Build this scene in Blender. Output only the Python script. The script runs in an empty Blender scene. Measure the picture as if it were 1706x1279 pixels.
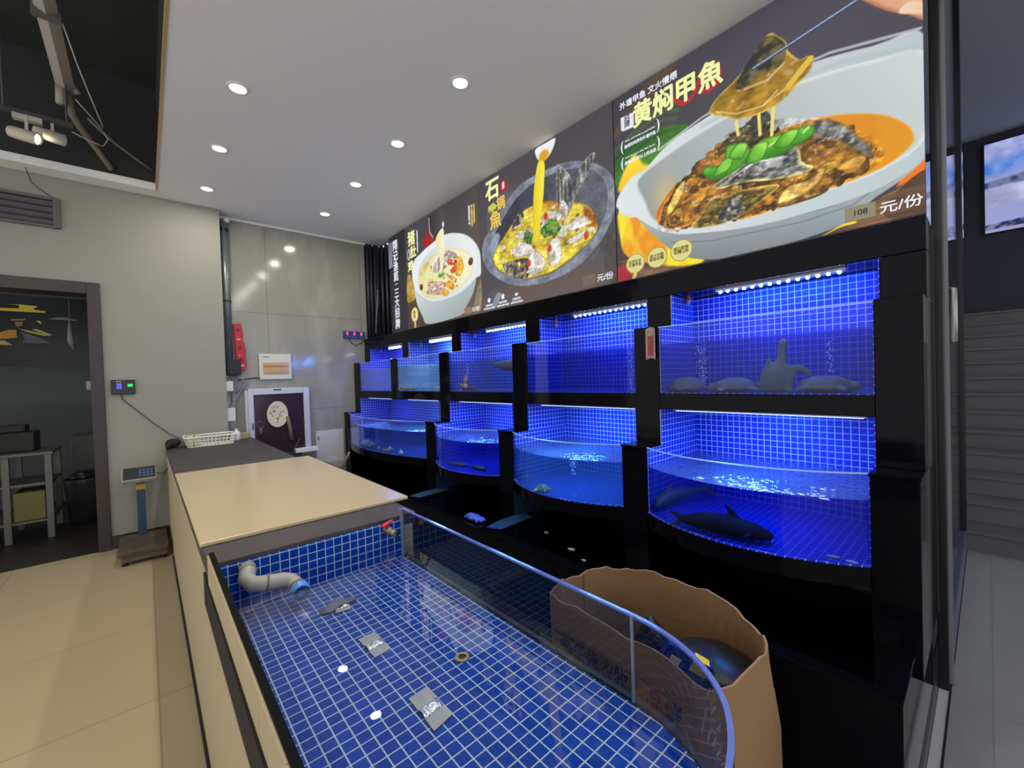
import bpy, bmesh, math, random
import numpy as np
from mathutils import Vector, Matrix, noise as mnoise

# ------------------------------------------------------------------ camera, world, exposure
SC = bpy.context.scene
COL = SC.collection
SC.view_settings.view_transform = 'Standard'
SC.view_settings.look = 'None'
SC.view_settings.gamma = 1.0
SC.view_settings.use_curve_mapping = False
SC.view_settings.exposure = 0.28
SC.cycles.transparent_max_bounces = 40
SC.cycles.max_bounces = 10
SC.cycles.sample_clamp_indirect = 4.0
cam = bpy.data.cameras.new('camera')
cam.sensor_width = 36.0
cam.lens = 36.0 * 697.0 / 1706.0
cam.clip_start = 0.02
camo = bpy.data.objects.new('camera', cam)
COL.objects.link(camo)
_y, _p, _r = (math.radians(a) for a in (41.256, -0.931, -1.843))
_F = Vector((math.sin(_y)*math.cos(_p), math.cos(_y)*math.cos(_p), math.sin(_p)))
_R0 = Vector((math.cos(_y), -math.sin(_y), 0.0))
_U0 = _R0.cross(_F)
_R = _R0*math.cos(_r) + _U0*math.sin(_r)
_U = -_R0*math.sin(_r) + _U0*math.cos(_r)
camo.matrix_world = Matrix(((_R.x, _U.x, -_F.x, 0), (_R.y, _U.y, -_F.y, 0), (_R.z, _U.z, -_F.z, 1.35), (0, 0, 0, 1)))
SC.camera = camo
W = bpy.data.worlds.new('world'); SC.world = W
W.use_nodes = True
W.node_tree.nodes['Background'].inputs[0].default_value = (0.96, 0.98, 0.97, 1)
W.node_tree.nodes['Background'].inputs[1].default_value = 1.12

random.seed(7)

# ------------------------------------------------------------------ helpers
def lin(r, g, b):
    f = lambda c: (c/255.0)/12.92 if c <= 10.3 else (((c/255.0)+0.055)/1.055)**2.4
    return (f(r), f(g), f(b), 1.0)

MATS = {}
def pm(name, rgb, rough=0.5, metal=0.0, emit=None, es=0.0, spec=0.5, bump=None, var=None, rgb2=None, coat=0.0):
    """principled material; rgb in 0-255 sRGB. bump=(scale,strength); var=(scale, amount) mottles towards rgb2"""
    m = bpy.data.materials.new(name); m.use_nodes = True
    nt = m.node_tree; b = nt.nodes['Principled BSDF']
    b.inputs['Base Color'].default_value = lin(*rgb)
    b.inputs['Roughness'].default_value = rough
    b.inputs['Metallic'].default_value = metal
    b.inputs['Specular IOR Level'].default_value = spec
    b.inputs['Coat Weight'].default_value = coat
    if emit:
        b.inputs['Emission Color'].default_value = lin(*emit)
        b.inputs['Emission Strength'].default_value = es
    if var or bump:
        tc = nt.nodes.new('ShaderNodeTexCoord')
    if var:
        n = nt.nodes.new('ShaderNodeTexNoise'); n.inputs['Scale'].default_value = var[0]; n.inputs['Detail'].default_value = 5
        nt.links.new(tc.outputs['Object'], n.inputs['Vector'])
        r = nt.nodes.new('ShaderNodeValToRGB'); r.color_ramp.elements[0].position = 0.5-var[1]; r.color_ramp.elements[1].position = 0.5+var[1]
        r.color_ramp.elements[0].color = lin(*rgb); r.color_ramp.elements[1].color = lin(*(rgb2 or rgb))
        nt.links.new(n.outputs['Fac'], r.inputs['Fac']); nt.links.new(r.outputs['Color'], b.inputs['Base Color'])
    if bump:
        n = nt.nodes.new('ShaderNodeTexNoise'); n.inputs['Scale'].default_value = bump[0]; n.inputs['Detail'].default_value = 4
        nt.links.new(tc.outputs['Object'], n.inputs['Vector'])
        bp = nt.nodes.new('ShaderNodeBump'); bp.inputs['Strength'].default_value = bump[1]; bp.inputs['Distance'].default_value = 0.02
        nt.links.new(n.outputs['Fac'], bp.inputs['Height']); nt.links.new(bp.outputs['Normal'], b.inputs['Normal'])
    MATS[name] = m
    return m

def emat(name, rgb, s):
    m = bpy.data.materials.new(name); m.use_nodes = True
    nt = m.node_tree; nt.nodes.remove(nt.nodes['Principled BSDF'])
    e = nt.nodes.new('ShaderNodeEmission'); e.inputs[0].default_value = lin(*rgb); e.inputs[1].default_value = s
    nt.links.new(e.outputs[0], nt.nodes['Material Output'].inputs[0]); MATS[name] = m
    return m

def brickmat(name, c1, c2, mort, w, h, ms, rough, offs=0.0, spec=0.5, smooth=0.1, bump=0.3, stain=None):
    m = bpy.data.materials.new(name); m.use_nodes = True
    nt = m.node_tree; b = nt.nodes['Principled BSDF']
    uv = nt.nodes.new('ShaderNodeUVMap'); uv.uv_map = 'UVMap'
    br = nt.nodes.new('ShaderNodeTexBrick'); br.offset = offs; br.squash = 1.0
    br.inputs['Color1'].default_value = lin(*c1); br.inputs['Color2'].default_value = lin(*c2); br.inputs['Mortar'].default_value = lin(*mort)
    br.inputs['Scale'].default_value = 1.0; br.inputs['Mortar Size'].default_value = ms; br.inputs['Mortar Smooth'].default_value = smooth
    br.inputs['Brick Width'].default_value = w; br.inputs['Row Height'].default_value = h
    nt.links.new(uv.outputs[0], br.inputs['Vector']); nt.links.new(br.outputs['Color'], b.inputs['Base Color'])
    if stain:                                       # pale dried smears: (scale, amount, colour)
        tc = nt.nodes.new('ShaderNodeTexCoord'); mp = nt.nodes.new('ShaderNodeMapping'); mp.inputs['Scale'].default_value = (1.6, 1.6, 0.5)
        nz = nt.nodes.new('ShaderNodeTexNoise'); nz.inputs['Scale'].default_value = stain[0]; nz.inputs['Detail'].default_value = 6
        rp = nt.nodes.new('ShaderNodeValToRGB'); rp.color_ramp.elements[0].position = 0.52; rp.color_ramp.elements[1].position = 0.72
        rp.color_ramp.elements[1].color = (stain[1], stain[1], stain[1], 1)
        mx = nt.nodes.new('ShaderNodeMixRGB'); mx.inputs['Color2'].default_value = lin(*stain[2])
        nt.links.new(tc.outputs['Object'], mp.inputs['Vector']); nt.links.new(mp.outputs[0], nz.inputs['Vector']); nt.links.new(nz.outputs['Fac'], rp.inputs['Fac'])
        nt.links.new(rp.outputs['Color'], mx.inputs['Fac']); nt.links.new(br.outputs['Color'], mx.inputs['Color1']); nt.links.new(mx.outputs[0], b.inputs['Base Color'])
    b.inputs['Roughness'].default_value = rough; b.inputs['Specular IOR Level'].default_value = spec
    if bump:
        bp = nt.nodes.new('ShaderNodeBump'); bp.inputs['Strength'].default_value = bump; bp.inputs['Distance'].default_value = 0.001; bp.invert = True
        nt.links.new(br.outputs['Fac'], bp.inputs['Height']); nt.links.new(bp.outputs['Normal'], b.inputs['Normal'])
    MATS[name] = m
    return m

def clearmat(name, tint, base=0.04, gain=0.9, rough=0.0, haze=0.0, hazec=(120, 150, 190), wave=None, power=4.0):
    """clear sheet or water: straight-through transmission plus a mirror coat that grows at grazing angles, optional milkiness"""
    m = bpy.data.materials.new(name); m.use_nodes = True
    nt = m.node_tree; nt.nodes.remove(nt.nodes['Principled BSDF'])
    out = nt.nodes['Material Output']
    tr = nt.nodes.new('ShaderNodeBsdfTransparent'); tr.inputs[0].default_value = (*tint, 1)
    gl = nt.nodes.new('ShaderNodeBsdfGlossy'); gl.inputs['Roughness'].default_value = rough; gl.inputs['Color'].default_value = (1, 1, 1, 1)
    lw = nt.nodes.new('ShaderNodeLayerWeight'); lw.inputs['Blend'].default_value = 0.5
    pw = nt.nodes.new('ShaderNodeMath'); pw.operation = 'POWER'; pw.inputs[1].default_value = power
    ml = nt.nodes.new('ShaderNodeMath'); ml.operation = 'MULTIPLY_ADD'; ml.inputs[1].default_value = gain; ml.inputs[2].default_value = base
    nt.links.new(lw.outputs['Facing'], pw.inputs[0]); nt.links.new(pw.outputs[0], ml.inputs[0])
    first = tr
    if haze > 0:
        df = nt.nodes.new('ShaderNodeBsdfTranslucent'); df.inputs[0].default_value = lin(*hazec)
        d2 = nt.nodes.new('ShaderNodeBsdfDiffuse'); d2.inputs[0].default_value = lin(*hazec)
        mh = nt.nodes.new('ShaderNodeMixShader'); mh.inputs[0].default_value = 0.5
        nt.links.new(df.outputs[0], mh.inputs[1]); nt.links.new(d2.outputs[0], mh.inputs[2])
        mm = nt.nodes.new('ShaderNodeMixShader'); mm.inputs[0].default_value = haze
        nt.links.new(tr.outputs[0], mm.inputs[1]); nt.links.new(mh.outputs[0], mm.inputs[2]); first = mm
    mx = nt.nodes.new('ShaderNodeMixShader')
    nt.links.new(ml.outputs[0], mx.inputs[0]); nt.links.new(first.outputs[0], mx.inputs[1]); nt.links.new(gl.outputs[0], mx.inputs[2])
    if wave:
        tc = nt.nodes.new('ShaderNodeTexCoord'); n = nt.nodes.new('ShaderNodeTexNoise'); n.inputs['Scale'].default_value = wave[0]; n.inputs['Detail'].default_value = 3
        bp = nt.nodes.new('ShaderNodeBump'); bp.inputs['Strength'].default_value = wave[1]; bp.inputs['Distance'].default_value = 0.02
        nt.links.new(tc.outputs['Object'], n.inputs['Vector']); nt.links.new(n.outputs['Fac'], bp.inputs['Height'])
        nt.links.new(bp.outputs['Normal'], gl.inputs['Normal'])
    nt.links.new(mx.outputs[0], out.inputs[0]); MATS[name] = m
    return m

def settag(o, label=None, cat=None, group=None, kind=None):
    if label: o['label'] = label
    if cat: o['category'] = cat
    if group: o['group'] = group
    if kind: o['kind'] = kind
    return o

def thing(name, loc, label, cat, group=None):
    o = bpy.data.objects.new(name, None); COL.objects.link(o)
    o.empty_display_size = 0.05
    o.location = loc
    return settag(o, label, cat, group)

def worldloc(o):
    v = Vector(o.location)
    while o.parent:
        o = o.parent; v = v + Vector(o.location)
    return v

class MB:
    """collects shapes given in world metres and links them as ONE mesh object"""
    def __init__(s): s.bm = bmesh.new()
    def face(s, pts):
        return s.bm.faces.new([s.bm.verts.new(p) for p in pts])
    def box(s, x0, x1, y0, y1, z0, z1):
        v = [s.bm.verts.new(p) for p in ((x0,y0,z0),(x1,y0,z0),(x1,y1,z0),(x0,y1,z0),(x0,y0,z1),(x1,y0,z1),(x1,y1,z1),(x0,y1,z1))]
        for f in ((0,3,2,1),(4,5,6,7),(0,1,5,4),(1,2,6,5),(2,3,7,6),(3,0,4,7)): s.bm.faces.new([v[i] for i in f])
        return s
    def obox(s, M, sx, sy, sz):
        """box of full size sx,sy,sz centred on matrix M"""
        v = [s.bm.verts.new(M @ Vector((a*sx/2, b*sy/2, c*sz/2))) for a, b, c in ((-1,-1,-1),(1,-1,-1),(1,1,-1),(-1,1,-1),(-1,-1,1),(1,-1,1),(1,1,1),(-1,1,1))]
        for f in ((0,3,2,1),(4,5,6,7),(0,1,5,4),(1,2,6,5),(2,3,7,6),(3,0,4,7)): s.bm.faces.new([v[i] for i in f])
        return s
    def prism(s, poly, z0, z1, axis='z', cap=True):
        """poly (list of 2-D points, counter-clockwise) pushed from z0 to z1 along the axis"""
        P = {'z': lambda a, b, c: (a, b, c), 'x': lambda a, b, c: (c, a, b), 'y': lambda a, b, c: (b, c, a)}[axis]
        lo = [s.bm.verts.new(P(a, b, z0)) for a, b in poly]; hi = [s.bm.verts.new(P(a, b, z1)) for a, b in poly]
        n = len(poly)
        for i in range(n): s.bm.faces.new((lo[i], lo[(i+1) % n], hi[(i+1) % n], hi[i]))
        if cap:
            s.bm.faces.new(hi); s.bm.faces.new(lo[::-1])
        return s
    def loft(s, rings, cap=True, closed=True):
        vs = [[s.bm.verts.new(p) for p in r] for r in rings]
        for a, b in zip(vs, vs[1:]):
            n = len(a)
            for i in range(n if closed else n-1): s.bm.faces.new((a[i], a[(i+1) % n], b[(i+1) % n], b[i]))
        if cap and closed:
            s.bm.faces.new(vs[0][::-1]); s.bm.faces.new(vs[-1])
        return s
    def tube(s, path, r, seg=8, up=None, cap=True):
        """tube along a path; r is a number, or a list of numbers or (side, up) pairs"""
        path = [Vector(p) for p in path]; n = len(path); rings = []
        prev = None
        for i, p in enumerate(path):
            t = (path[min(i+1, n-1)] - path[max(i-1, 0)]).normalized()
            if up: u = Vector(up)
            elif prev is None: u = Vector((0, 0, 1)) if abs(t.z) < 0.9 else Vector((1, 0, 0))
            else: u = prev
            sd = t.cross(u)
            if sd.length < 1e-4: sd = t.cross(Vector((1, 0.01, 0)))
            sd.normalize(); u = sd.cross(t).normalized(); prev = u
            rr = r[i] if isinstance(r, (list, tuple)) else r
            a, b = rr if isinstance(rr, (list, tuple)) else (rr, rr)
            rings.append([p + sd*a*math.cos(2*math.pi*k/seg) + u*b*math.sin(2*math.pi*k/seg) for k in range(seg)])
        return s.loft(rings, cap)
    def cyl(s, a, b, r, seg=20, r2=None):
        return s.tube([a, b], [r, r if r2 is None else r2], seg)
    def lathe(s, prof, c, axis=(0, 0, 1), seg=24, cap=True):
        """prof: list of (radius, height) about the axis through c"""
        ax = Vector(axis).normalized(); e1 = ax.orthogonal().normalized(); e2 = ax.cross(e1); c = Vector(c)
        return s.loft([[c + ax*h + (e1*math.cos(2*math.pi*k/seg) + e2*math.sin(2*math.pi*k/seg))*max(r, 1e-4) for k in range(seg)] for r, h in prof], cap)
    def ball(s, c, rx, ry=None, rz=None, seg=16, rings=10, rot=None, jit=0.0, sc=20):
        ry = ry or rx; rz = rz or rx; c = Vector(c); rot = rot or Matrix.Identity(3); R = []
        for i in range(rings+1):
            th = math.pi*i/rings; rr = []
            for k in range(seg):
                ph = 2*math.pi*k/seg
                d = Vector((max(math.sin(th), 1e-3)*math.cos(ph), max(math.sin(th), 1e-3)*math.sin(ph), -math.cos(th)))
                p = Vector((d.x*rx, d.y*ry, d.z*rz))
                if jit: p *= 1 + jit*mnoise.noise((c + p)*sc)
                rr.append(c + rot @ p)
            R.append(rr)
        return s.loft(R)
    def grid(s, fn, nu, nv):
        v = [[s.bm.verts.new(fn(i/nu, j/nv)) for j in range(nv+1)] for i in range(nu+1)]
        for i in range(nu):
            for j in range(nv): s.bm.faces.new((v[i][j], v[i+1][j], v[i+1][j+1], v[i][j+1]))
        return s
    def build(s, name, mat, parent=None, label=None, cat=None, group=None, kind=None, smooth=False, bevel=0.0, solid=0.0, subsurf=0, remesh=0.0, base=None, recalc=True):
        bm = s.bm
        if recalc: bmesh.ops.recalc_face_normals(bm, faces=bm.faces)
        uvl = bm.loops.layers.uv.new('UVMap')
        for f in bm.faces:
            n = f.normal; a = max(range(3), key=lambda i: abs(n[i]))
            for l in f.loops:
                p = l.vert.co
                l[uvl].uv = (p.y, p.z) if a == 0 else ((p.x, p.z) if a == 1 else (p.x, p.y))
            f.smooth = smooth
        if parent is not None: off = worldloc(parent)
        elif base is not None: off = Vector(base)
        else:
            xs = [v.co for v in bm.verts]
            off = Vector(((min(p.x for p in xs)+max(p.x for p in xs))/2, (min(p.y for p in xs)+max(p.y for p in xs))/2, min(p.z for p in xs)))
        for v in bm.verts: v.co -= off
        me = bpy.data.meshes.new(name); bm.to_mesh(me); bm.free()
        me.materials.append(mat)
        o = bpy.data.objects.new(name, me); COL.objects.link(o)
        if parent is not None: o.parent = parent
        else: o.location = off
        if remesh:
            md = o.modifiers.new('remesh', 'REMESH'); md.mode = 'VOXEL'; md.voxel_size = remesh; md.use_smooth_shade = True
            sm = o.modifiers.new('smooth', 'SMOOTH'); sm.iterations = 12
        if solid:
            md = o.modifiers.new('solid', 'SOLIDIFY'); md.thickness = solid; md.offset = 0
        if bevel:
            md = o.modifiers.new('bevel', 'BEVEL'); md.width = bevel; md.segments = 2; md.limit_method = 'ANGLE'
        if subsurf:
            md = o.modifiers.new('sub', 'SUBSURF'); md.levels = subsurf; md.render_levels = subsurf
        return settag(o, label, cat, group, kind)

def copytree(o, delta, parent=None):
    c = o.copy(); COL.objects.link(c)
    if parent is None: c.location = Vector(o.location) + Vector(delta)
    else: c.parent = parent
    for ch in [x for x in COL.objects if x.parent == o]: copytree(ch, delta, c)
    return c

def text(body, size, mat, name, parent, M, bold=0.0, align='CENTER', width=None, spacing=1.0, line=1.0, extrude=0.0008):
    """lettering as a mesh; M places the text plane in the world; size = letter height; width squeezes to fit"""
    c = bpy.data.curves.new('lettering', 'FONT'); c.body = body; c.size = size; c.align_x = align; c.align_y = 'CENTER'
    c.space_character = spacing; c.space_line = line; c.extrude = extrude; c.resolution_u = 3
    t = bpy.data.objects.new('lettering', c); COL.objects.link(t)
    dg = bpy.context.evaluated_depsgraph_get(); dg.update()
    me = bpy.data.meshes.new_from_object(t.evaluated_get(dg))
    COL.objects.unlink(t); bpy.data.objects.remove(t); bpy.data.curves.remove(c)
    if width:
        xs = [v.co.x for v in me.vertices]; w = max(xs) - min(xs)
        if w > 0: me.transform(Matrix.Diagonal((width/w, 1, 1, 1)))
    if bold:                                       # heavier strokes: the same glyphs set again a hair to each side
        tb_ = bmesh.new(); b_ = bold*size
        for dx, dy in ((0, 0), (b_, 0), (-b_, 0), (0, b_), (0, -b_)):
            t_ = bmesh.new(); t_.from_mesh(me); bmesh.ops.translate(t_, vec=(dx, dy, 0.00002*(dx+2*dy)/b_), verts=t_.verts)
            m_ = bpy.data.meshes.new('tmp'); t_.to_mesh(m_); t_.free(); tb_.from_mesh(m_); bpy.data.meshes.remove(m_)
        tb_.to_mesh(me); tb_.free()
    off = worldloc(parent)
    me.transform(Matrix.Translation(-off) @ M)
    me.materials.clear(); me.materials.append(mat); me.name = name
    o = bpy.data.objects.new(name, me); COL.objects.link(o); o.parent = parent
    return o

def facing(axis, p, up=(0, 0, 1)):
    """matrix for a text plane at p whose front looks along axis"""
    n = Vector(axis).normalized(); u = Vector(up); x = u.cross(n).normalized(); u = n.cross(x)
    return Matrix(((x.x, u.x, n.x, p[0]), (x.y, u.y, n.y, p[1]), (x.z, u.z, n.z, p[2]), (0, 0, 0, 1)))

def arealight(name, loc, direction, sx, sy, energy, color, parent=None, shape='RECTANGLE', spread=None):
    l = bpy.data.lights.new(name, 'AREA'); l.shape = shape; l.size = sx
    if shape in ('RECTANGLE', 'ELLIPSE'): l.size_y = sy
    l.energy = energy; l.color = color
    if spread: l.spread = spread
    o = bpy.data.objects.new(name, l); COL.objects.link(o)
    o.rotation_euler = Vector(direction).to_track_quat('-Z', 'Y').to_euler()
    if parent: o.parent = parent; o.location = Vector(loc) - worldloc(parent)
    else: o.location = loc
    return o

# ------------------------------------------------------------------ materials
M_wall = pm('plaster', (146, 145, 136), 0.75, var=(2.0, 0.3), rgb2=(141, 140, 131))
M_ceil = pm('ceiling_paint', (236, 236, 230), 0.8)
M_panel = brickmat('glossy_panels', (143, 142, 131), (146, 145, 134), (116, 114, 104), 1.02, 1.06, 0.003, 0.12, spec=0.5, bump=0.1, stain=(2.2, 0.45, (188, 187, 176)))
M_floor = brickmat('beige_floor_tile', (174, 158, 127), (178, 162, 131), (148, 133, 105), 0.8, 0.8, 0.003, 0.28, spec=0.35, bump=0.1)
M_floor2 = brickmat('grey_floor_tile', (138, 138, 142), (141, 141, 145), (126, 126, 129), 0.8, 0.8, 0.003, 0.35, spec=0.35, bump=0.1)
M_tile = brickmat('blue_mosaic', (6, 60, 158), (4, 52, 142), (164, 182, 192), 0.0285, 0.0285, 0.0015, 0.5, spec=0.06, smooth=0.15, bump=0.4)
M_ttile = brickmat('tank_mosaic', (8, 44, 180), (5, 38, 164), (190, 198, 215), 0.0285, 0.0285, 0.0014, 0.4, spec=0.25, smooth=0.2, bump=0.3)
M_black = pm('black_granite', (6, 6, 10), 0.07, spec=0.09, var=(220.0, 0.2), rgb2=(9, 9, 15))
M_blackm = pm('black_matt', (9, 9, 11), 0.6)
M_void = pm('dark_void', (50, 52, 52), 0.9)
M_dkframe = pm('dark_brown_frame', (62, 57, 59), 0.5, spec=0.25, var=(6, 0.2), rgb2=(72, 66, 67))
M_door = pm('dark_wood_frame', (52, 42, 42), 0.4, var=(5, 0.2), rgb2=(44, 35, 36))
M_cream = brickmat('cream_cladding', (180, 165, 136), (183, 168, 139), (146, 132, 106), 0.8, 0.62, 0.002, 0.5, spec=0.25, bump=0.1)
M_glass = clearmat('clear_glass', (0.93, 0.96, 0.97), 0.010, 0.45)
M_glassedge = pm('glass_edge', (150, 175, 215), 0.15)
M_pglass = clearmat('pool_glass', (0.62, 0.66, 0.70), 0.03, 0.6)
M_water = clearmat('clear_water', (0.46, 0.56, 0.86), 0.004, 0.6, rough=0.10, wave=(16, 0.5), power=3.2)
M_watermurk = clearmat('milky_water', (0.72, 0.82, 0.93), 0.02, 0.7, haze=0.38, hazec=(150, 180, 205), wave=(14, 0.25))
M_watergreen = clearmat('greenish_water', (0.58, 0.74, 0.88), 0.01, 0.8, rough=0.05, haze=0.14, hazec=(110, 175, 215), wave=(14, 0.3))
M_ripple = clearmat('ripples', (0.8, 0.88, 0.97), 0.03, 0.9, rough=0.06, haze=0.26, hazec=(150, 185, 235), wave=(26, 0.9), power=2.5)  # pale blue haze stands in for the bright reflection on the water surface
M_waterdim = clearmat('cloudy_water', (0.75, 0.84, 0.95), 0.02, 0.7, haze=0.12, hazec=(90, 110, 150), wave=(14, 0.25))
M_poolwater = clearmat('still_water', (0.93, 0.96, 0.98), 0.008, 0.8, wave=(9, 0.004), power=2.8)
M_basin = clearmat('basin_water', (0.8, 0.85, 0.9), 0.04, 0.85, wave=(16, 0.12))
M_white = pm('white_plastic', (225, 225, 222), 0.4)
M_alu = pm('pale_aluminium', (196, 198, 204), 0.35, 0.2)
M_steel = pm('steel', (150, 150, 150), 0.35, 0.8)
M_grey = pm('grey_pvc', (150, 148, 142), 0.4)
M_red = pm('red_plastic', (200, 22, 30), 0.35)
M_bluep = pm('blue_plastic', (70, 130, 220), 0.35)
M_rubber = pm('black_rubber', (18, 18, 20), 0.5)
M_lamp = emat('lamp_glow', (255, 250, 238), 14.0)
M_ledw = emat('led_white', (215, 226, 255), 9.0)
M_ledb = emat('led_blue', (90, 120, 255), 0.9)
M_ledm = emat('led_pale_blue', (160, 180, 255), 3.0)

# ------------------------------------------------------------------ setting
def struct(mb, name, mat, **k):
    return mb.build(name, mat, kind='structure', base=(0, 0, 0), **k)
ZC = 3.07
f = MB(); f.box(-3.6, 0.86, -4.0, 4.92, -0.06, 0.0); struct(f, 'floor', M_floor)
f = MB(); f.box(0.86, 9.0, -4.0, 5.12, -0.06, 0.0); struct(f, 'floor_hall', M_floor2)
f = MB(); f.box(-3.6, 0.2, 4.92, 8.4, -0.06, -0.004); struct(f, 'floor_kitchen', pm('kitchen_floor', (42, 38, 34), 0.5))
# ceiling with its open hatch (x < .14, y < 4.75)
c = MB(); c.box(0.14, 2.34, -4.0, 5.12, ZC, ZC+0.06); c.box(-3.6, 0.14, 4.75, 5.12, ZC, ZC+0.06); struct(c, 'ceiling', M_ceil)
v = MB()
v.box(-3.6, 0.16, -4.0, 4.77, 3.95, 4.0); v.box(0.16, 0.2, -4.0, 4.77, ZC+0.06, 3.98); v.box(-3.6, 0.2, 4.77, 4.82, ZC+0.06, 4.0)
struct(v, 'ceiling_void', M_void)
t = MB(); t.box(0.128, 0.141, -4.0, 4.75, ZC-0.004, ZC+0.05); struct(t, 'trim_1', pm('golden_lit_edge', (196, 168, 120), 0.35, 0.4))  # golden colour stands in for the lit line along the hatch edge
# door wall, facing the camera, with the doorway
w = MB(); w.box(-0.262, 0.60, 4.92, 5.14, 0, ZC); w.box(-3.6, -0.262, 4.92, 5.10, 2.24, ZC); w.box(-3.6, -1.5, 4.92, 5.10, 0, 2.24)
struct(w, 'wall_left', M_wall)
w = MB(); w.box(0.60, 2.11, 5.12, 5.17, 0, ZC); struct(w, 'wall_back', M_panel)
w = MB(); w.box(0.60, 2.11, 5.10, 5.125, ZC-0.022, ZC); struct(w, 'trim_2', M_ceil)
w = MB(); w.box(2.11, 2.62, 5.13, 5.17, 0, ZC); w.box(2.36, 2.40, 0.16, 5.17, 0, ZC); struct(w, 'wall_right', M_blackm)
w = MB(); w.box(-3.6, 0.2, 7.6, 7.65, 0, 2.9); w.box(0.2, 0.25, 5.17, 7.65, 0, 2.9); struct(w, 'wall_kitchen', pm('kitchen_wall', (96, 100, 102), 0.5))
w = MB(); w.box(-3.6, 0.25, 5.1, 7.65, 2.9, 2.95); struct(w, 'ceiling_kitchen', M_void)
# door frame
d = MB(); d.box(-0.335, -0.255, 4.895, 5.12, 0, 2.245); d.box(-1.55, -0.335, 4.895, 5.12, 2.15, 2.245); d.box(-1.55, -1.47, 4.895, 5.12, 0, 2.15)
struct(d, 'door_1', M_door, bevel=0.004)
b = MB(); b.box(-0.25, 0.12, 4.905, 4.92, 0, 0.11); struct(b, 'baseboard_left', M_door)

# hall beyond the glass partition: stairs, tall dark wall, grey ceiling
M_stair = pm('stair_stone', (98, 98, 102), 0.5, var=(3, 0.25), rgb2=(86, 86, 90))
s = MB()
for i in range(13):
    s.box(4.42+0.27*i, 8.2, -3.0, 2.6, 0.15*i, 0.15*(i+1)-0.022)
    s.box(4.40+0.27*i, 8.2, -3.0, 2.6, 0.15*(i+1)-0.022, 0.15*(i+1))
struct(s, 'stairs', M_stair)
w = MB(); w.box(8.2, 8.25, -4.0, 2.7, 0, 4.26); w.box(2.4, 8.25, 2.6, 2.65, 0, 4.26); struct(w, 'wall_far', pm('navy_wall', (44, 44, 62), 0.6))
c = MB(); c.box(2.3, 8.25, -4.0, 2.65, 4.23, 4.28); c.box(2.30, 2.34, -4.0, 0.10, ZC+0.06, 4.25); struct(c, 'ceiling_hall', pm('hall_ceiling', (144, 148, 158), 0.8))

# ------------------------------------------------------------------ glass partition between shop and hall
M_frame = pm('black_frame', (26, 24, 30), 0.3, 0.3)
pt = thing('glass_partition', (2.5, 0.13, 0), 'black framed glass partition dividing the fish tanks from the dark stair hall', 'partition')
m = MB(); m.box(2.435, 2.495, 0.118, 0.150, 0, 4.23); m.build('door_stile', M_frame, pt, bevel=0.003)
m = MB(); m.box(2.4965, 2.5035, 0.106, 0.146, 0, 4.23); m.build('seal_strip', pm('pale_seal', (120, 122, 128), 0.4), pt, label='thin pale seal strip')
m = MB(); m.box(2.505, 2.575, 0.112, 0.146, 0, 4.23); m.build('jamb', M_frame, pt, bevel=0.003)
m = MB(); m.box(2.575, 4.25, 0.127, 0.135, 0.18, 4.23); m.build('pane', M_glass, pt)
m = MB(); m.box(2.575, 4.41, 0.115, 0.147, 0.0, 0.18); m.build('bottom_rail', pm('blue_lit_rail', (84, 88, 112), 0.35, 0.3), pt)  # blue-grey colour stands in for bluish light on the kick rail
m = MB(); m.box(4.25, 4.41, 0.112, 0.15, 0.18, 4.23); m.build('end_stile', M_frame, pt)
m = MB(); m.tube([(2.54, 0.114, 1.66), (2.54, 0.094, 1.66), (2.54, 0.094, 1.44), (2.54, 0.114, 1.44)], 0.012, 10); m.build('pull_handle', M_steel, pt, label='steel pull handle', smooth=True)
tr = thing('floor_track', (1.9, 0.13, 0), 'pale metal sliding door track set in the grey floor before the glass partition', 'floor track')
m = MB(); m.box(0.9, 4.41, 0.118, 0.148, 0, 0.004); m.build('track_plate', M_alu, tr)
m = MB(); m.box(0.9, 4.41, 0.150, 0.176, 0, 0.003); m.build('track_seal', pm('grey_seal', (112, 112, 114), 0.5), tr)
m = MB(); m.box(0.9, 4.41, 0.176, 0.180, 0, 0.006); m.box(0.9, 4.41, 0.112, 0.118, 0, 0.006); m.build('track_edge', M_blackm, tr)

# ------------------------------------------------------------------ tank rack
X1, X2, XB, XR = 1.79, 1.925, 2.065, 2.33
LOW = [(0.142, 0.263), (1.086, 1.221), (2.058, 2.198), (3.035, 3.178), (4.975, 5.112)]
UPP = [(0.139, 0.265), (1.084, 1.219), (2.046, 2.187), (3.005, 3.148), (3.965, 4.103), (4.952, 5.112)]
rack = thing('tank_rack', (2.0, 2.6, 0), 'two tier black granite rack that carries the row of blue lit fish tanks', 'tank rack')
m = MB(); m.box(1.475, 1.535, 0.157, 5.11, 0, 0.447); m.box(1.535, 2.33, 0.157, 0.20, 0, 0.447); m.box(1.535, 2.33, 0.2, 5.11, 0, 0.36)
m.build('plinth', M_black, rack, bevel=0.003)
for a, b in LOW:
    m = MB(); m.box(X1, XR, a, b, 0.36, 0.985); m.build('lower_pillar', M_black, rack, bevel=0.003)
    m = MB(); m.box(X1-0.006, XR, a-0.003, b+0.003, 0.985, 0.995); m.build('pillar_cap', M_black, rack, bevel=0.002)
for a, b in UPP:
    m = MB(); m.box(X2, XR, a, b, 0.995 if (a, b) != UPP[4] else 1.16, 1.582); m.box(XB, XR, a, b, 1.582, 1.75); m.build('upper_pillar', M_black, rack, bevel=0.003)
m = MB(); m.box(XB, XR, 0.139, 5.112, 1.75, 1.874); m.build('header_band', M_black, rack, bevel=0.003)
m = MB(); m.box(2.332, 2.356, 0.139, 5.112, 0.36, 1.874); m.build('back_board', M_blackm, rack)

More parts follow.
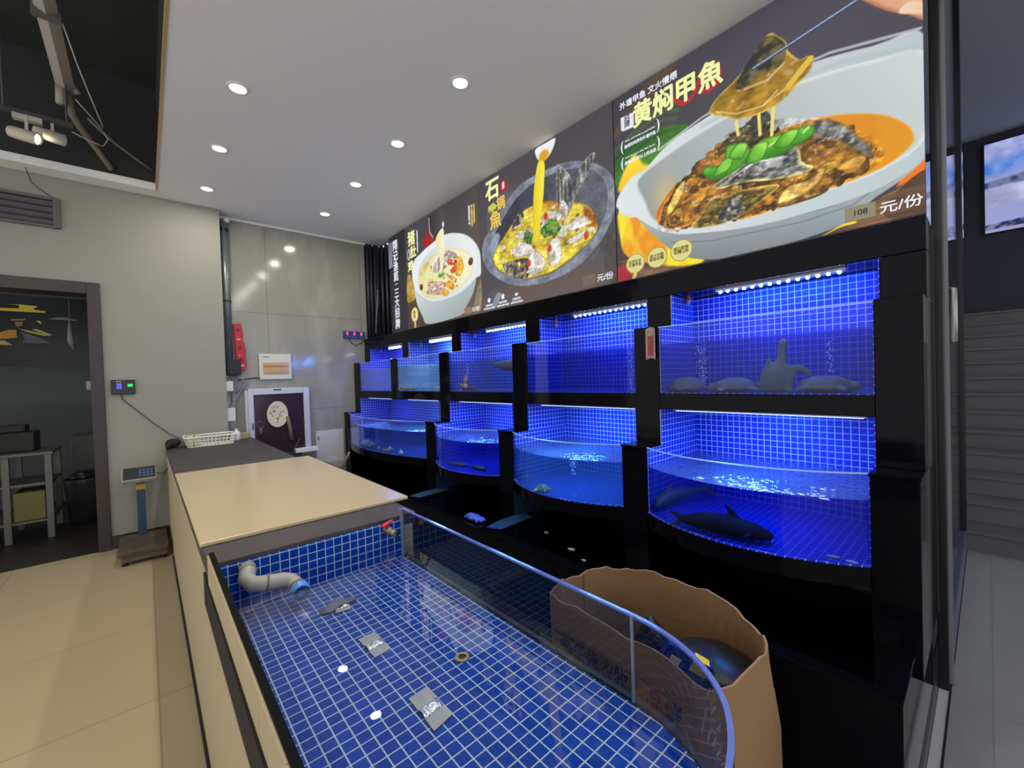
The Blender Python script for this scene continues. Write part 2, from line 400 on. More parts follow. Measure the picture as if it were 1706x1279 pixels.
def arc(y0, y1, x, sag, n=28, inset=0.0):
    """front outline of a bowed tank seen from above, from y0 to y1"""
    h = (y1-y0)/2; R = (h*h+sag*sag)/(2*sag); cx = x-sag+R; R -= inset; ym = (y0+y1)/2
    a = math.asin(min(1, (h-(0.0))/ (R+inset)))
    return [(cx-R*math.cos(-a+2*a*i/n), ym+R*math.sin(-a+2*a*i/n)) for i in range(n+1)]

def sheet(mb, pts, z0, z1, th):
    """upright sheet of thickness th following plan points"""
    P = [Vector((a, b, 0)) for a, b in pts]; n = len(P); out = []
    for i in range(n):
        t = (P[min(i+1, n-1)]-P[max(i-1, 0)]).normalized(); out.append(P[i]+Vector((t.y, -t.x, 0))*th)
    ring = []
    for i in range(n):
        ring.append([(P[i].x, P[i].y, z0), (P[i].x, P[i].y, z1), (out[i].x, out[i].y, z1), (out[i].x, out[i].y, z0)])
    return mb.loft(ring)

UPLAB = ['upper glass tank at the right end holding four pale soft-shelled turtles',
         'clear upper glass tank with only bubbles, directly left of the soft-shelled turtles',
         'upper glass tank with orange and brown fish hanging in blue water',
         'upper glass tank of milky pale water lit by a white tube',
         'small upper glass tank of cloudy violet blue water, nearest the white wall']
UPW = [M_water, M_water, M_waterdim, M_watermurk, M_watermurk]
UPZ = [1.488, 1.49, 1.492, 1.492, 1.492]
UG = 'straight fronted tanks of the upper tier'
for i in range(5):
    y0, y1 = UPP[i][1], UPP[i+1][0]
    t = thing('fish_tank', (2.1, (y0+y1)/2, 1.168), UPLAB[i], 'fish tank', UG)
    m = MB(); m.box(X2, XR, y0, y1, 1.168, 1.245); m.build('base_slab', M_black, t, bevel=0.003)
    m = MB(); m.box(X2+0.004, X2+0.012, y0, y1, 1.245, 1.572); m.build('front_glass', M_glass, t)
    m = MB(); m.box(X2+0.0035, X2+0.0125, y0+0.001, y1-0.001, 1.572, 1.576); m.build('glass_rim', M_glassedge, t)
    m = MB()
    m.box(2.308, 2.328, y0, y1, 1.245, 1.748); m.box(X2+0.02, 2.308, y0, y1, 1.245, 1.249)
    for ya, yb in ((y0, y0+0.004), (y1-0.004, y1)):
        m.box(X2+0.014, 2.308, ya, yb, 1.249, 1.58); m.box(XB, 2.308, ya, yb, 1.58, 1.748)
    m.build('tile_lining', M_ttile, t)
    m = MB(); m.box(X2+0.013, 2.307, y0+0.005, y1-0.005, 1.25, UPZ[i]); m.build('water', UPW[i], t)

LOLAB = ['bowed lower tank at the right end with a large dark fish on its tiled floor',
         'bowed lower tank with a small pale brown turtle near its front glass',
         'narrow bowed lower tank with brown flatfish on the floor, beside the wide dark tank',
         'double width bowed lower tank of dark cloudy water by the white wall']
LOW_W = [M_water, M_watergreen, M_water, M_waterdim]
LG = 'bow fronted tanks of the lower tier'
ARCS = []
for i in range(4):
    y0, y1 = LOW[i][1], LOW[i+1][0]; sag = 0.13 if i < 3 else 0.165; zf = 0.682
    t = thing('fish_tank', (2.0, (y0+y1)/2, 0.61), LOLAB[i], 'fish tank', LG)
    A = arc(y0+0.001, y1-0.001, X1+0.004, sag)
    ARCS.append(A)
    back = [(2.308, y1-0.001), (2.308, y0+0.001)]
    pl = A + back
    m = MB(); m.prism(pl[::-1], 0.61, zf-0.004); m.build('base_slab', M_black, t)
    m = MB(); m.prism((A+back)[::-1], zf-0.004, zf); m.build('floor_tiles', M_ttile, t)
    m = MB(); sheet(m, A, zf, 0.99, 0.008); m.build('bowed_glass', M_glass, t, smooth=False)
    m = MB(); sheet(m, A, 0.99, 0.994, 0.009); m.build('glass_rim', M_glassedge, t)
    m = MB(); m.box(2.308, 2.328, y0, y1, zf, 1.166)
    for ya, yb in ((y0, y0+0.004), (y1-0.004, y1)):
        m.box(X1+0.012, 2.308, ya, yb, zf, 0.985)
    iu = (0, 1, 2, 3, 5)
    u0, u1 = UPP[iu[i]][1], UPP[iu[i+1]][0]
    m.box(X2+0.002, 2.308, max(u0, y0), max(u0, y0)+0.004, 0.985, 1.166); m.box(X2+0.002, 2.308, min(u1, y1)-0.004, min(u1, y1), 0.985, 1.166)
    m.build('tile_lining', M_ttile, t)
    wl = [(x+0.010, max(y0+0.006, min(y1-0.006, y))) for x, y in A] + [(2.306, y1-0.006), (2.306, y0+0.006)]
    m = MB(); m.prism(wl[::-1], zf+0.001, 0.90); wt = m.build('water', LOW_W[i], t)
    m = MB(); m.face([(x, y, 0.902) for x, y in wl]); m.build('rippled_surface', M_ripple, wt)

# LED bars
LEDS = [(0.384, 0.875, 'blue'), (1.262, 1.79, 'blue'), (2.25, 2.726, 'blue'), (3.262, 3.64, 'white'), (4.286, 4.56, 'white')]
LLAB = ['row of blue white diodes over the tank of soft-shelled turtles', 'row of blue white diodes over the clear bubbling tank', 'row of blue white diodes over the orange fish',
        'bright white light tube over the milky tank', 'short white light tube over the tank nearest the white wall']
LCOL = [(0.06, 0.22, 1.0), (0.08, 0.26, 1.0), (0.08, 0.30, 1.0), (0.25, 0.75, 1.0), (0.07, 0.10, 1.0)]
LPOW = [9.0, 10.0, 9.0, 9.0, 9.0]
led_emit = {}
for lb, lc in zip(LLAB, LCOL):
    led_emit[lb] = emat('diode_glow', (255, 255, 255), 560.0); led_emit[lb].node_tree.nodes['Emission'].inputs[0].default_value = (*lc, 1)
for (a, b, k), lb, lc, lp in zip(LEDS, LLAB, LCOL, LPOW):
    t = thing('led_bar', (2.14, (a+b)/2, 1.72), lb, 'tank light', 'light bars of the upper tanks')
    m = MB(); m.box(2.125, 2.155, a-0.01, b+0.01, 1.737, 1.75); m.build('housing', M_alu, t, bevel=0.002)
    if k == 'blue':
        n = 14
        for j in range(n):
            y = a+0.012+(b-a-0.024)*j/(n-1)
            m = MB(); m.ball((2.132, y, 1.7315), 0.006, 0.007, 0.0055, 10, 6); m.build('diode', led_emit[lb], t, smooth=True)
        m = MB(); m.box(2.129, 2.151, a, b, 1.7335, 1.737); m.build('lens', M_ledb, t)
    else:
        m = MB(); m.cyl((2.135, a, 1.727), (2.135, b, 1.727), 0.011, 14); m.build('tube', M_ledw, t, smooth=True)
    if k == 'white': arealight('led_light', (2.15, (a+b)/2, 1.717), (0.35, 0, -1), 0.02, b-a, lp, lc, t)
# light strips tucked under the upper slabs, over the lower tanks
for (y0, y1, lp, lc, lb) in [(0.30, 1.05, 11, (0.07, 0.30, 1.0), 'light strip under the upper slab, above the large dark fish'),
                     (1.27, 2.0, 9.5, (0.11, 0.44, 1.0), 'light strip under the upper slab, above the small pale brown turtle'),
                     (2.24, 2.98, 9, (0.07, 0.27, 1.0), 'light strip under the upper slab, above the brown flatfish'),
                     (3.22, 3.9, 6.5, (0.16, 0.6, 1.0), 'light strip under the upper slab at the near half of the wide dark tank'),
                     (4.2, 4.9, 3, (0.06, 0.18, 1.0), 'light strip under the upper slab at the far half of the wide dark tank')]:
    t = thing('led_strip', (2.02, (y0+y1)/2, 1.15), lb, 'tank light', 'light strips over the lower tanks')
    m = MB(); m.box(2.0, 2.04, y0, y1, 1.156, 1.168); m.build('housing', M_alu, t)
    m = MB(); m.box(2.006, 2.034, y0+0.01, y1-0.01, 1.153, 1.156); m.build('lens', M_ledm, t)
    arealight('led_light', (2.02, (y0+y1)/2, 1.150), (0.25, 0, -1), 0.02, y1-y0, lp, lc, t)
# inlet valves at each upper tank's left corner
VL = ['above the soft-shelled turtles', 'above the clear bubbling tank', 'above the orange fish', 'above the milky tank', 'above the tank nearest the white wall']
for (y, z), l in zip(((1.055, 1.738), (2.015, 1.722), (2.98, 1.738), (3.94, 1.728), (4.925, 1.735)), VL):
    t = thing('water_valve', (2.2, y, z-0.02), 'small grey inlet valve with a red lever, '+l, 'valve', 'inlet valves of the upper tanks')
    m = MB(); m.cyl((2.2, y, 1.752), (2.2, y, z-0.03), 0.008, 12); m.lathe([(0.006, -0.012), (0.013, -0.008), (0.013, 0.008), (0.006, 0.012)], (2.2, y, z-0.006)); m.build('valve_body', M_grey, t, smooth=True)
    m = MB(); m.box(2.182, 2.19, y-0.032, y+0.008, z-0.008, z-0.001); m.cyl((2.192, y, z-0.005), (2.184, y, z-0.005), 0.007); m.build('lever', M_red, t, bevel=0.002)
# wet floor basin under the lower tanks
m = MB(); m.box(1.536, 2.32, 0.202, 5.10, 0.361, 0.43); m.build('basin_water', M_basin, None, 'dark shallow water in the black trough under the lower tanks', 'water')
# blue backing sheets under the lower tanks
for (y, l) in ((2.05, 'teal blue folded plastic sheet under the tank with the small pale brown turtle'), (3.025, 'teal blue folded plastic sheet under the narrow tank of flatfish')):
    t = thing('plastic_sheet', (1.7, y, 0.36), l, 'sheet', 'teal sheets beside the lower pillars')
    m = MB(); m.box(X1+0.002, 2.25, y, y+0.004, 0.432, 0.606); m.build('upright_leaf', pm('teal_sheet', (14, 56, 88), 0.5), t)
    m = MB(); m.prism([(1.52, y-0.04), (1.56, y-0.13), (1.84, y-0.11), (1.86, y-0.002), (1.66, y-0.002)], 0.4475, 0.4505); m.build('flat_leaf', MATS['teal_sheet'], t)
PL3 = {
 'rim_out':[(0.006,0.496),(0.041,0.554),(0.123,0.614),(0.185,0.611),(0.359,0.708),(0.587,0.755),(0.824,0.786),(1.041,0.769),(1.24,0.718),(1.402,0.657),(1.398,0.256),(1.301,0.155),(1.158,0.123),(0.996,0.117),(0.81,0.12),(0.596,0.147),(0.412,0.186),(0.277,0.25),(0.131,0.373),(0.021,0.449)],
 'inner':[(0.153,0.582),(0.358,0.658),(0.586,0.703),(0.823,0.722),(1.04,0.704),(1.239,0.662),(1.402,0.597),(1.398,0.298),(1.267,0.209),(1.081,0.188),(0.811,0.169),(0.538,0.188),(0.387,0.225),(0.25,0.31),(0.194,0.434)],
 'soup':[(0.272,0.342),(0.309,0.395),(0.393,0.468),(0.509,0.498),(0.673,0.526),(0.877,0.535),(1.037,0.522),(1.163,0.485),(1.27,0.428),(1.336,0.361),(1.358,0.308),(1.348,0.269),(1.267,0.218),(1.081,0.193),(0.811,0.169),(0.538,0.194),(0.387,0.229),(0.285,0.287)],
 'body':[(0.132,0.38),(0.277,0.25),(0.412,0.186),(0.596,0.147),(0.996,0.117),(1.158,0.123),(1.301,0.155),(1.398,0.256),(1.397,0.213),(1.32,0.148),(1.231,0.099),(1.157,0.038),(0.994,0.005),(0.704,-0.008),(0.509,0.026),(0.383,0.093),(0.262,0.215)],
 'piece':[(0.588,0.784),(0.635,0.83),(0.724,0.873),(0.787,0.925),(0.867,1.0),(0.913,0.96),(0.94,0.918),(0.948,0.872),(0.991,0.811),(1.025,0.806),(1.037,0.75),(0.971,0.696),(0.917,0.663),(0.841,0.648),(0.74,0.665),(0.655,0.717),(0.599,0.756)],
 'pskin':[(0.723,0.851),(0.828,0.976),(0.876,0.989),(0.931,0.924),(0.939,0.878),(0.92,0.827),(0.844,0.828),(0.774,0.812),(0.733,0.813)],
 'pepA':[(0.545,0.472),(0.569,0.499),(0.649,0.478),(0.673,0.56),(0.758,0.534),(0.778,0.482),(0.735,0.433),(0.648,0.41),(0.591,0.42)],
 'pepB':[(0.807,0.459),(0.819,0.519),(0.895,0.517),(0.977,0.5),(0.994,0.472),(0.967,0.433),(0.875,0.42),(0.827,0.429)],
 'pepC':[(0.968,0.504),(1.003,0.508),(1.041,0.491),(1.036,0.453),(0.984,0.436),(0.949,0.451)],
 'skinA':[(0.596,0.383),(0.714,0.43),(0.798,0.474),(0.967,0.433),(0.991,0.352),(1.033,0.315),(0.999,0.298),(0.873,0.315),(0.754,0.348),(0.646,0.358)],
 'skinB':[(0.527,0.251),(0.589,0.326),(0.668,0.311),(0.753,0.315),(0.891,0.287),(0.881,0.259),(0.813,0.228),(0.73,0.188),(0.62,0.176),(0.477,0.205)],
 'skinC':[(1.041,0.515),(1.125,0.47),(1.177,0.399),(1.234,0.309),(1.226,0.275),(1.146,0.365),(1.084,0.412),(1.036,0.453)],
 'meatA':[(0.333,0.259),(0.39,0.344),(0.431,0.405),(0.505,0.355),(0.504,0.294),(0.426,0.232)],
 'meatB':[(0.376,0.335),(0.445,0.461),(0.508,0.474),(0.579,0.424),(0.578,0.354),(0.517,0.315),(0.468,0.343)],
 'meatC':[(0.889,0.182),(0.881,0.248),(0.999,0.268),(1.082,0.295),(1.122,0.261),(1.081,0.188),(0.98,0.173)],
 'meatD':[(0.984,0.416),(1.084,0.412),(1.147,0.384),(1.226,0.257),(1.196,0.213),(1.114,0.264),(1.049,0.279),(1.0,0.358)],
 'herb':[(0.605,0.543),(0.674,0.605),(0.718,0.619),(0.801,0.646),(0.85,0.612),(0.858,0.544),(0.758,0.534),(0.673,0.56)],
 'flame':[(0.021,0.435),(0.162,0.363),(0.277,0.237),(0.384,0.118),(0.534,0.032),(0.509,0.002),(0.341,0.027),(0.077,0.14),(0.024,0.279)],
 'flame2':[(1.307,0.126),(1.366,0.218),(1.398,0.256),(1.397,0.171)],
 'flame3':[(1.045,-0.008),(1.157,0.038),(1.179,0.022),(1.126,0.018),(1.061,-0.003)],
 'green':[(0.002,0.78),(0.146,0.842),(0.321,0.814),(0.478,0.748),(0.216,0.639),(0.139,0.615),(0.001,0.611)],
 'wood':[(1.245,0.094),(1.32,0.122),(1.397,0.171),(1.395,-0.008),(1.229,-0.002),(1.045,-0.003),(1.179,0.026)],
 'wood2':[(0.002,0.129),(0.342,0.065),(0.545,0.006),(0.34,0.001),(-0.002,0.003)],
 'hand':[(1.214,0.924),(1.242,0.882),(1.309,0.819),(1.328,0.793),(1.373,0.751),(1.403,0.739),(1.404,0.843),(1.277,0.934)],
 'sticks':[(0.796,0.877),(1.207,0.929)],
 'drip':[(0.719,0.663),(0.726,0.593),(0.821,0.658),(0.824,0.549),(0.884,0.669),(0.874,0.526)],
 'txt1':[(0.049,1.038),(0.422,1.064)],
 'txt2':[(0.164,0.914),(0.65,0.971)],
 'lab':[(0.053,0.911),(0.143,0.985)],
 'badge':[(0.126,0.085),(0.269,0.086),(0.418,0.09),(0.128,0.149),(0.271,0.151),(0.42,0.152)],
 'price':[(1.141,0.033),(1.243,0.09)],
 'yuan':[(1.258,0.026),(1.364,0.054)],
 'sm1':[(0.078,0.851),(0.286,0.824)],
 'sm2':[(0.077,0.811),(0.285,0.786)],
 'sm3':[(0.075,0.743),(0.284,0.728)],
 'sm4':[(0.074,0.709),(0.282,0.69)],
}
PL2 = {
 'pot':[(0.021,0.53),(0.049,0.621),(0.143,0.691),(0.362,0.849),(0.558,0.933),(0.818,0.936),(1.047,0.902),(1.237,0.819),(1.348,0.729),(1.405,0.622),(1.406,0.471),(1.361,0.374),(1.27,0.276),(1.076,0.162),(0.832,0.121),(0.576,0.127),(0.329,0.199),(0.123,0.327),(0.039,0.442)],
 'inner':[(0.124,0.546),(0.206,0.646),(0.439,0.823),(0.646,0.888),(0.864,0.889),(1.074,0.853),(1.21,0.799),(1.31,0.708),(1.356,0.609),(1.346,0.471),(1.259,0.342),(1.079,0.238),(0.834,0.167),(0.578,0.176),(0.352,0.247),(0.17,0.385)],
 'soup':[(0.174,0.452),(0.286,0.558),(0.529,0.706),(0.725,0.716),(0.918,0.67),(1.174,0.568),(1.25,0.459),(1.253,0.354),(1.094,0.256),(0.834,0.179),(0.578,0.185),(0.372,0.249),(0.212,0.349)],
 'stream':[(0.718,1.124),(0.739,1.021),(0.688,0.849),(0.672,0.674),(0.666,0.469),(0.714,0.456),(0.775,0.7),(0.799,0.879),(0.804,0.994),(0.855,1.043),(0.792,1.104)],
 'spoon':[(0.713,1.127),(0.826,1.13),(0.918,1.124),(0.903,1.068),(0.854,1.02),(0.788,1.007),(0.731,1.047)],
 'tailA':[(0.928,0.921),(0.958,0.909),(1.043,0.81),(1.056,0.75),(1.172,0.856),(1.259,0.878),(1.244,0.827),(1.181,0.746),(1.095,0.659),(1.034,0.57),(0.975,0.578),(0.918,0.664),(0.915,0.79)],
 'fa':[(0.421,0.445),(0.537,0.491),(0.66,0.41),(0.658,0.362),(0.456,0.379)],
 'fb':[(0.604,0.35),(0.693,0.372),(0.774,0.298),(0.771,0.228),(0.632,0.184),(0.6,0.265)],
 'fc':[(0.827,0.379),(0.86,0.417),(0.937,0.396),(0.931,0.239),(0.813,0.242)],
 'fd':[(0.754,0.6),(0.853,0.628),(0.945,0.587),(0.943,0.531),(0.783,0.509),(0.735,0.546)],
 'fe':[(1.001,0.469),(1.103,0.504),(1.191,0.477),(1.169,0.42),(1.028,0.428)],
 'ff':[(0.942,0.509),(0.995,0.51),(0.998,0.403),(0.923,0.412)],
 'fg':[(0.296,0.357),(0.456,0.36),(0.603,0.338),(0.6,0.265),(0.578,0.189),(0.372,0.249)],
 'fh':[(0.409,0.602),(0.472,0.699),(0.548,0.713),(0.564,0.658),(0.467,0.599)],
 'fi':[(0.455,0.551),(0.578,0.567),(0.665,0.53),(0.663,0.482),(0.52,0.508)],
 'fj':[(0.997,0.369),(1.085,0.39),(1.168,0.399),(1.153,0.36),(1.025,0.334)],
 'ha':[(0.558,0.548),(0.613,0.557),(0.664,0.494),(0.643,0.439),(0.555,0.474)],
 'hb':[(0.75,0.518),(0.851,0.57),(0.942,0.509),(0.908,0.427),(0.781,0.462)],
 'steam':[(0.363,0.888)],
 'shi':[(0.112,0.946),(0.27,1.065)],
 'guo':[(0.236,0.824),(0.344,0.894)],
 'yu':[(0.138,0.692),(0.287,0.795)],
 'oval':[(0.294,1.01),(0.378,0.979),(0.337,1.04),(0.332,0.944)],
 'sm':[(0.039,0.023),(0.177,0.099),(0.216,0.025),(0.355,0.102),(0.371,0.022),(0.538,0.103)],
 'price':[(1.134,0.019),(1.24,0.078)],
 'yuan':[(1.254,0.023),(1.368,0.052)],
 'rock':[(1.208,0.191),(1.294,0.259),(1.401,0.302),(1.403,0.191)],
}
PL1 = {
 'bowl':[(0.135,0.583),(0.154,0.682),(0.218,0.747),(0.288,0.764),(0.446,0.802),(0.656,0.833),(0.85,0.842),(1.029,0.804),(1.194,0.737),(1.317,0.639),(1.381,0.54),(1.395,0.445),(1.385,0.338),(1.299,0.319),(1.2,0.272),(0.993,0.222),(0.733,0.209),(0.533,0.229),(0.366,0.294),(0.236,0.372),(0.172,0.451)],
 'inner':[(0.272,0.544),(0.313,0.647),(0.44,0.727),(0.692,0.782),(0.921,0.792),(1.095,0.755),(1.24,0.678),(1.314,0.584),(1.339,0.486),(1.318,0.389),(1.203,0.319),(0.996,0.261),(0.735,0.239),(0.515,0.265),(0.368,0.327),(0.286,0.43)],
 'soup':[(0.278,0.476),(0.32,0.59),(0.477,0.643),(0.686,0.69),(0.914,0.684),(1.121,0.623),(1.248,0.535),(1.275,0.454),(1.238,0.369),(1.102,0.3),(0.906,0.256),(0.696,0.246),(0.515,0.268),(0.39,0.318),(0.306,0.393)],
 'body':[(0.172,0.451),(0.236,0.372),(0.366,0.294),(0.533,0.229),(0.733,0.209),(0.993,0.222),(1.2,0.272),(1.314,0.32),(1.26,0.196),(1.157,0.099),(1.051,0.022),(0.455,0.008),(0.331,0.111),(0.227,0.249)],
 'stream':[(0.657,0.853),(0.798,0.917),(0.802,0.743),(0.786,0.584),(0.751,0.489),(0.703,0.499),(0.72,0.599),(0.69,0.751)],
 'ladle':[(0.53,1.1),(0.54,0.938),(0.657,0.853),(0.808,0.924),(0.802,0.977),(0.791,1.092),(0.634,1.11)],
 'ma':[(0.474,0.439),(0.628,0.42),(0.802,0.376),(0.78,0.34),(0.502,0.38)],
 'mb':[(0.502,0.38),(0.78,0.34),(0.756,0.272),(0.455,0.323)],
 'mc':[(0.621,0.621),(0.84,0.683),(1.017,0.61),(0.979,0.56),(0.753,0.509),(0.594,0.522)],
 'md':[(0.82,0.373),(0.895,0.379),(0.964,0.326),(0.943,0.28),(0.818,0.333)],
 'me':[(0.747,0.273),(0.76,0.323),(0.87,0.273),(0.812,0.242)],
 'mf':[(0.997,0.575),(1.084,0.565),(1.129,0.468),(1.073,0.393),(0.988,0.42),(0.975,0.501)],
 'mg':[(0.901,0.478),(0.993,0.507),(1.007,0.445),(0.935,0.441)],
 'mh':[(0.853,0.589),(1.013,0.552),(0.993,0.507),(0.869,0.545)],
 'mi':[(0.862,0.446),(1.003,0.377),(0.983,0.347),(0.843,0.429)],
 'da':[(1.241,0.485)],
 'db':[(0.331,0.418)],
 'star':[(0.515,0.881)],
 'wood':[(0.026,0.594),(0.111,0.588),(0.172,0.451),(0.21,0.331),(0.089,0.293),(-0.007,0.331)],
 'zhu':[(0.064,0.932),(0.239,1.033)],
 'du':[(0.114,0.794),(0.273,0.868)],
 'ji':[(0.053,0.623),(0.192,0.719)],
 'oval':[(0.08,0.882),(0.071,0.764),(0.037,0.835),(0.116,0.816)],
 'small':[(0.287,1.064),(0.277,0.777)],
 'cols':[(1.235,1.007),(1.255,0.809),(1.29,0.988),(1.332,0.777)],
 'badge':[(0.161,0.139),(0.167,0.224),(0.066,0.152)],
 'price':[(1.122,0.017),(1.229,0.078)],
 'yuan':[(1.234,0.021),(1.353,0.046)],
}

# ------------------------------------------------------------------ light box posters: printed art is painted into a fine grid of points
def smooth_poly(pts, n=4):
    P = np.array(pts, float); out = []; N = len(P)
    for i in range(N):
        p0, p1, p2, p3 = P[i-1], P[i], P[(i+1) % N], P[(i+2) % N]
        for k in range(n):
            t = k/n
            out.append(0.5*((2*p1)+(-p0+p2)*t+(2*p0-5*p1+4*p2-p3)*t*t+(-p0+3*p1-3*p2+p3)*t**3))
    return np.array(out)

def vnoise(x, y, seed):
    xi = np.floor(x).astype(np.int64); yi = np.floor(y).astype(np.int64); xf = x-xi; yf = y-yi
    h = lambda a, b: (np.sin(a*127.1+b*311.7+seed*74.7)*43758.5453) % 1.0
    u = xf*xf*(3-2*xf); v = yf*yf*(3-2*yf)
    return (h(xi, yi)*(1-u)+h(xi+1, yi)*u)*(1-v)+(h(xi, yi+1)*(1-u)+h(xi+1, yi+1)*u)*v

def fbm(x, y, seed=0, o=4):
    r = 0; a = 0.5
    for k in range(o): r = r+a*vnoise(x*2**k, y*2**k, seed+k); a *= 0.5
    return r/(1-0.5**o)

class Art:
    def __init__(s, w, h, res, bg):
        s.w, s.h = w, h; s.nx, s.ny = int(w/res)+1, int(h/res)+1
        gx = np.linspace(0, w, s.nx); gy = np.linspace(0, h, s.ny)
        s.X, s.Y = np.meshgrid(gx, gy); s.C = np.zeros((s.ny, s.nx, 3)); s.C[:] = np.array(bg, float)
        s.sd = 1
    def mask(s, pts, soft=0.004, smooth=True, rough=0.0, rs=40):
        P = smooth_poly(pts) if smooth else np.array(pts, float)
        X, Y = s.X, s.Y
        if rough:
            X = X+rough*(fbm(s.X*rs, s.Y*rs, 5, 2)-0.5); Y = Y+rough*(fbm(s.X*rs, s.Y*rs, 9, 2)-0.5)
        m = 0.03
        bx = (X >= P[:, 0].min()-m) & (X <= P[:, 0].max()+m) & (Y >= P[:, 1].min()-m) & (Y <= P[:, 1].max()+m)
        x = X[bx]; y = Y[bx]; ins = np.zeros(x.shape, bool); d2 = np.full(x.shape, 1e9)
        for i in range(len(P)):
            a = P[i-1]; b = P[i]
            if a[1] != b[1]:
                c = (a[1] > y) != (b[1] > y); ins ^= c & (x < (b[0]-a[0])*(y-a[1])/(b[1]-a[1])+a[0])
            ab = b-a; L = ab@ab+1e-12; t = np.clip(((x-a[0])*ab[0]+(y-a[1])*ab[1])/L, 0, 1)
            d2 = np.minimum(d2, (x-a[0]-t*ab[0])**2+(y-a[1]-t*ab[1])**2)
        sd = np.where(ins, np.sqrt(d2), -np.sqrt(d2))
        al = np.zeros(X.shape); al[bx] = np.clip(sd/soft+0.5, 0, 1)
        dist = np.zeros(X.shape); dist[bx] = np.maximum(sd, 0)
        return al, dist
    def put(s, al, col):
        col = np.asarray(col, float); s.C = s.C*(1-al[..., None])+col*al[..., None]
    def poly(s, pts, c1, c2=None, soft=0.004, smooth=True, grad=None, ns=25, na=0.0, edge=None, ew=0.01, rough=0.0, alpha=1.0, st=None):
        """fill; c1->c2 by grad direction (x,y) across its extent or by noise; edge = rim colour"""
        al, dist = s.mask(pts, soft, smooth, rough); P = np.array(pts); s.sd += 3
        c1 = np.array(c1, float); c2 = c1 if c2 is None else np.array(c2, float)
        sx, sy = st or (1, 1)
        if grad:
            g = s.X*grad[0]+s.Y*grad[1]; q = P[:, 0]*grad[0]+P[:, 1]*grad[1]; f = np.clip((g-q.min())/(q.max()-q.min()), 0, 1)
            if na: f = np.clip(f+na*(fbm(s.X*ns*sx, s.Y*ns*sy, s.sd)-0.5), 0, 1)
        else:
            f = np.clip(0.5+(na or 1)*2.2*(fbm(s.X*ns*sx, s.Y*ns*sy, s.sd)-0.5), 0, 1)
        col = c1*(1-f[..., None])+c2*f[..., None]
        if edge is not None:
            e = np.clip(1-dist/ew, 0, 1)[..., None]; col = col*(1-e)+np.array(edge, float)*e
        s.put(al*alpha, col)
    def line(s, pts, r, c, soft=0.003, alpha=1.0):
        P = np.array(pts, float); d2 = np.full(s.X.shape, 1e9)
        for a, b in zip(P, P[1:]):
            ab = b-a; L = ab@ab+1e-12; t = np.clip(((s.X-a[0])*ab[0]+(s.Y-a[1])*ab[1])/L, 0, 1)
            d2 = np.minimum(d2, (s.X-a[0]-t*ab[0])**2+(s.Y-a[1]-t*ab[1])**2)
        s.put(np.clip((r-np.sqrt(d2))/soft+0.5, 0, 1)*alpha, c)
    def dot(s, c, rx, ry, col, soft=0.004, alpha=1.0, noise=0):
        d = np.sqrt(((s.X-c[0])/rx)**2+((s.Y-c[1])/ry)**2)
        if noise: d = d+noise*(fbm(s.X*30, s.Y*30, s.sd)-0.5); s.sd += 1
        s.put(np.clip((1-d)*min(rx, ry)/soft+0.5, 0, 1)*alpha, col)
    def glow(s, c, rx, ry, col, alpha=0.5):
        d = ((s.X-c[0])/rx)**2+((s.Y-c[1])/ry)**2; s.put(np.exp(-d)*alpha, col)
    def mottle(s, pts, amt=0.18, ns=60, hi=0.10):
        """fine grain and small bright flecks inside an outline, as printed food photographs have"""
        al, _ = s.mask(pts, 0.01); s.sd += 5
        n1 = fbm(s.X*ns, s.Y*ns*1.6, s.sd, 3)-0.5; n2 = fbm(s.X*ns*0.35, s.Y*ns*0.35, s.sd+2, 3)-0.5
        s.C = s.C*(1+al[..., None]*amt*2*(n1+0.8*n2)[..., None])
        fl = np.clip((fbm(s.X*ns*1.3, s.Y*ns*1.9, s.sd+7, 2)-0.70)*9, 0, 1)*al*hi*6
        s.put(np.clip(fl, 0, 0.75), (250, 244, 224))
    def build(s, name, x, yleft, z0, mat, parent):
        off = worldloc(parent); n = s.nx*s.ny
        co = np.zeros((s.ny, s.nx, 3)); co[..., 0] = x-off.x; co[..., 1] = yleft-s.X-off.y; co[..., 2] = z0+s.Y-off.z
        i = np.arange(n).reshape(s.ny, s.nx)
        fq = np.stack([i[:-1, :-1], i[:-1, 1:], i[1:, 1:], i[1:, :-1]], -1).reshape(-1, 4)
        me = bpy.data.meshes.new(name); me.vertices.add(n); me.vertices.foreach_set('co', co.ravel())
        me.loops.add(fq.size); me.loops.foreach_set('vertex_index', fq.ravel().astype(np.int32))
        me.polygons.add(len(fq)); me.polygons.foreach_set('loop_start', (np.arange(len(fq))*4).astype(np.int32))
        me.update(); me.validate()
        c = np.clip(s.C/255.0, 0, 1); c = np.where(c <= 0.04045, c/12.92, ((c+0.055)/1.055)**2.4)
        at = me.color_attributes.new('print', 'FLOAT_COLOR', 'POINT')
        at.data.foreach_set('color', np.concatenate([c.reshape(-1, 3), np.ones((n, 1))], 1).ravel())
        me.materials.append(mat); o = bpy.data.objects.new(name, me); COL.objects.link(o); o.parent = parent
        return o

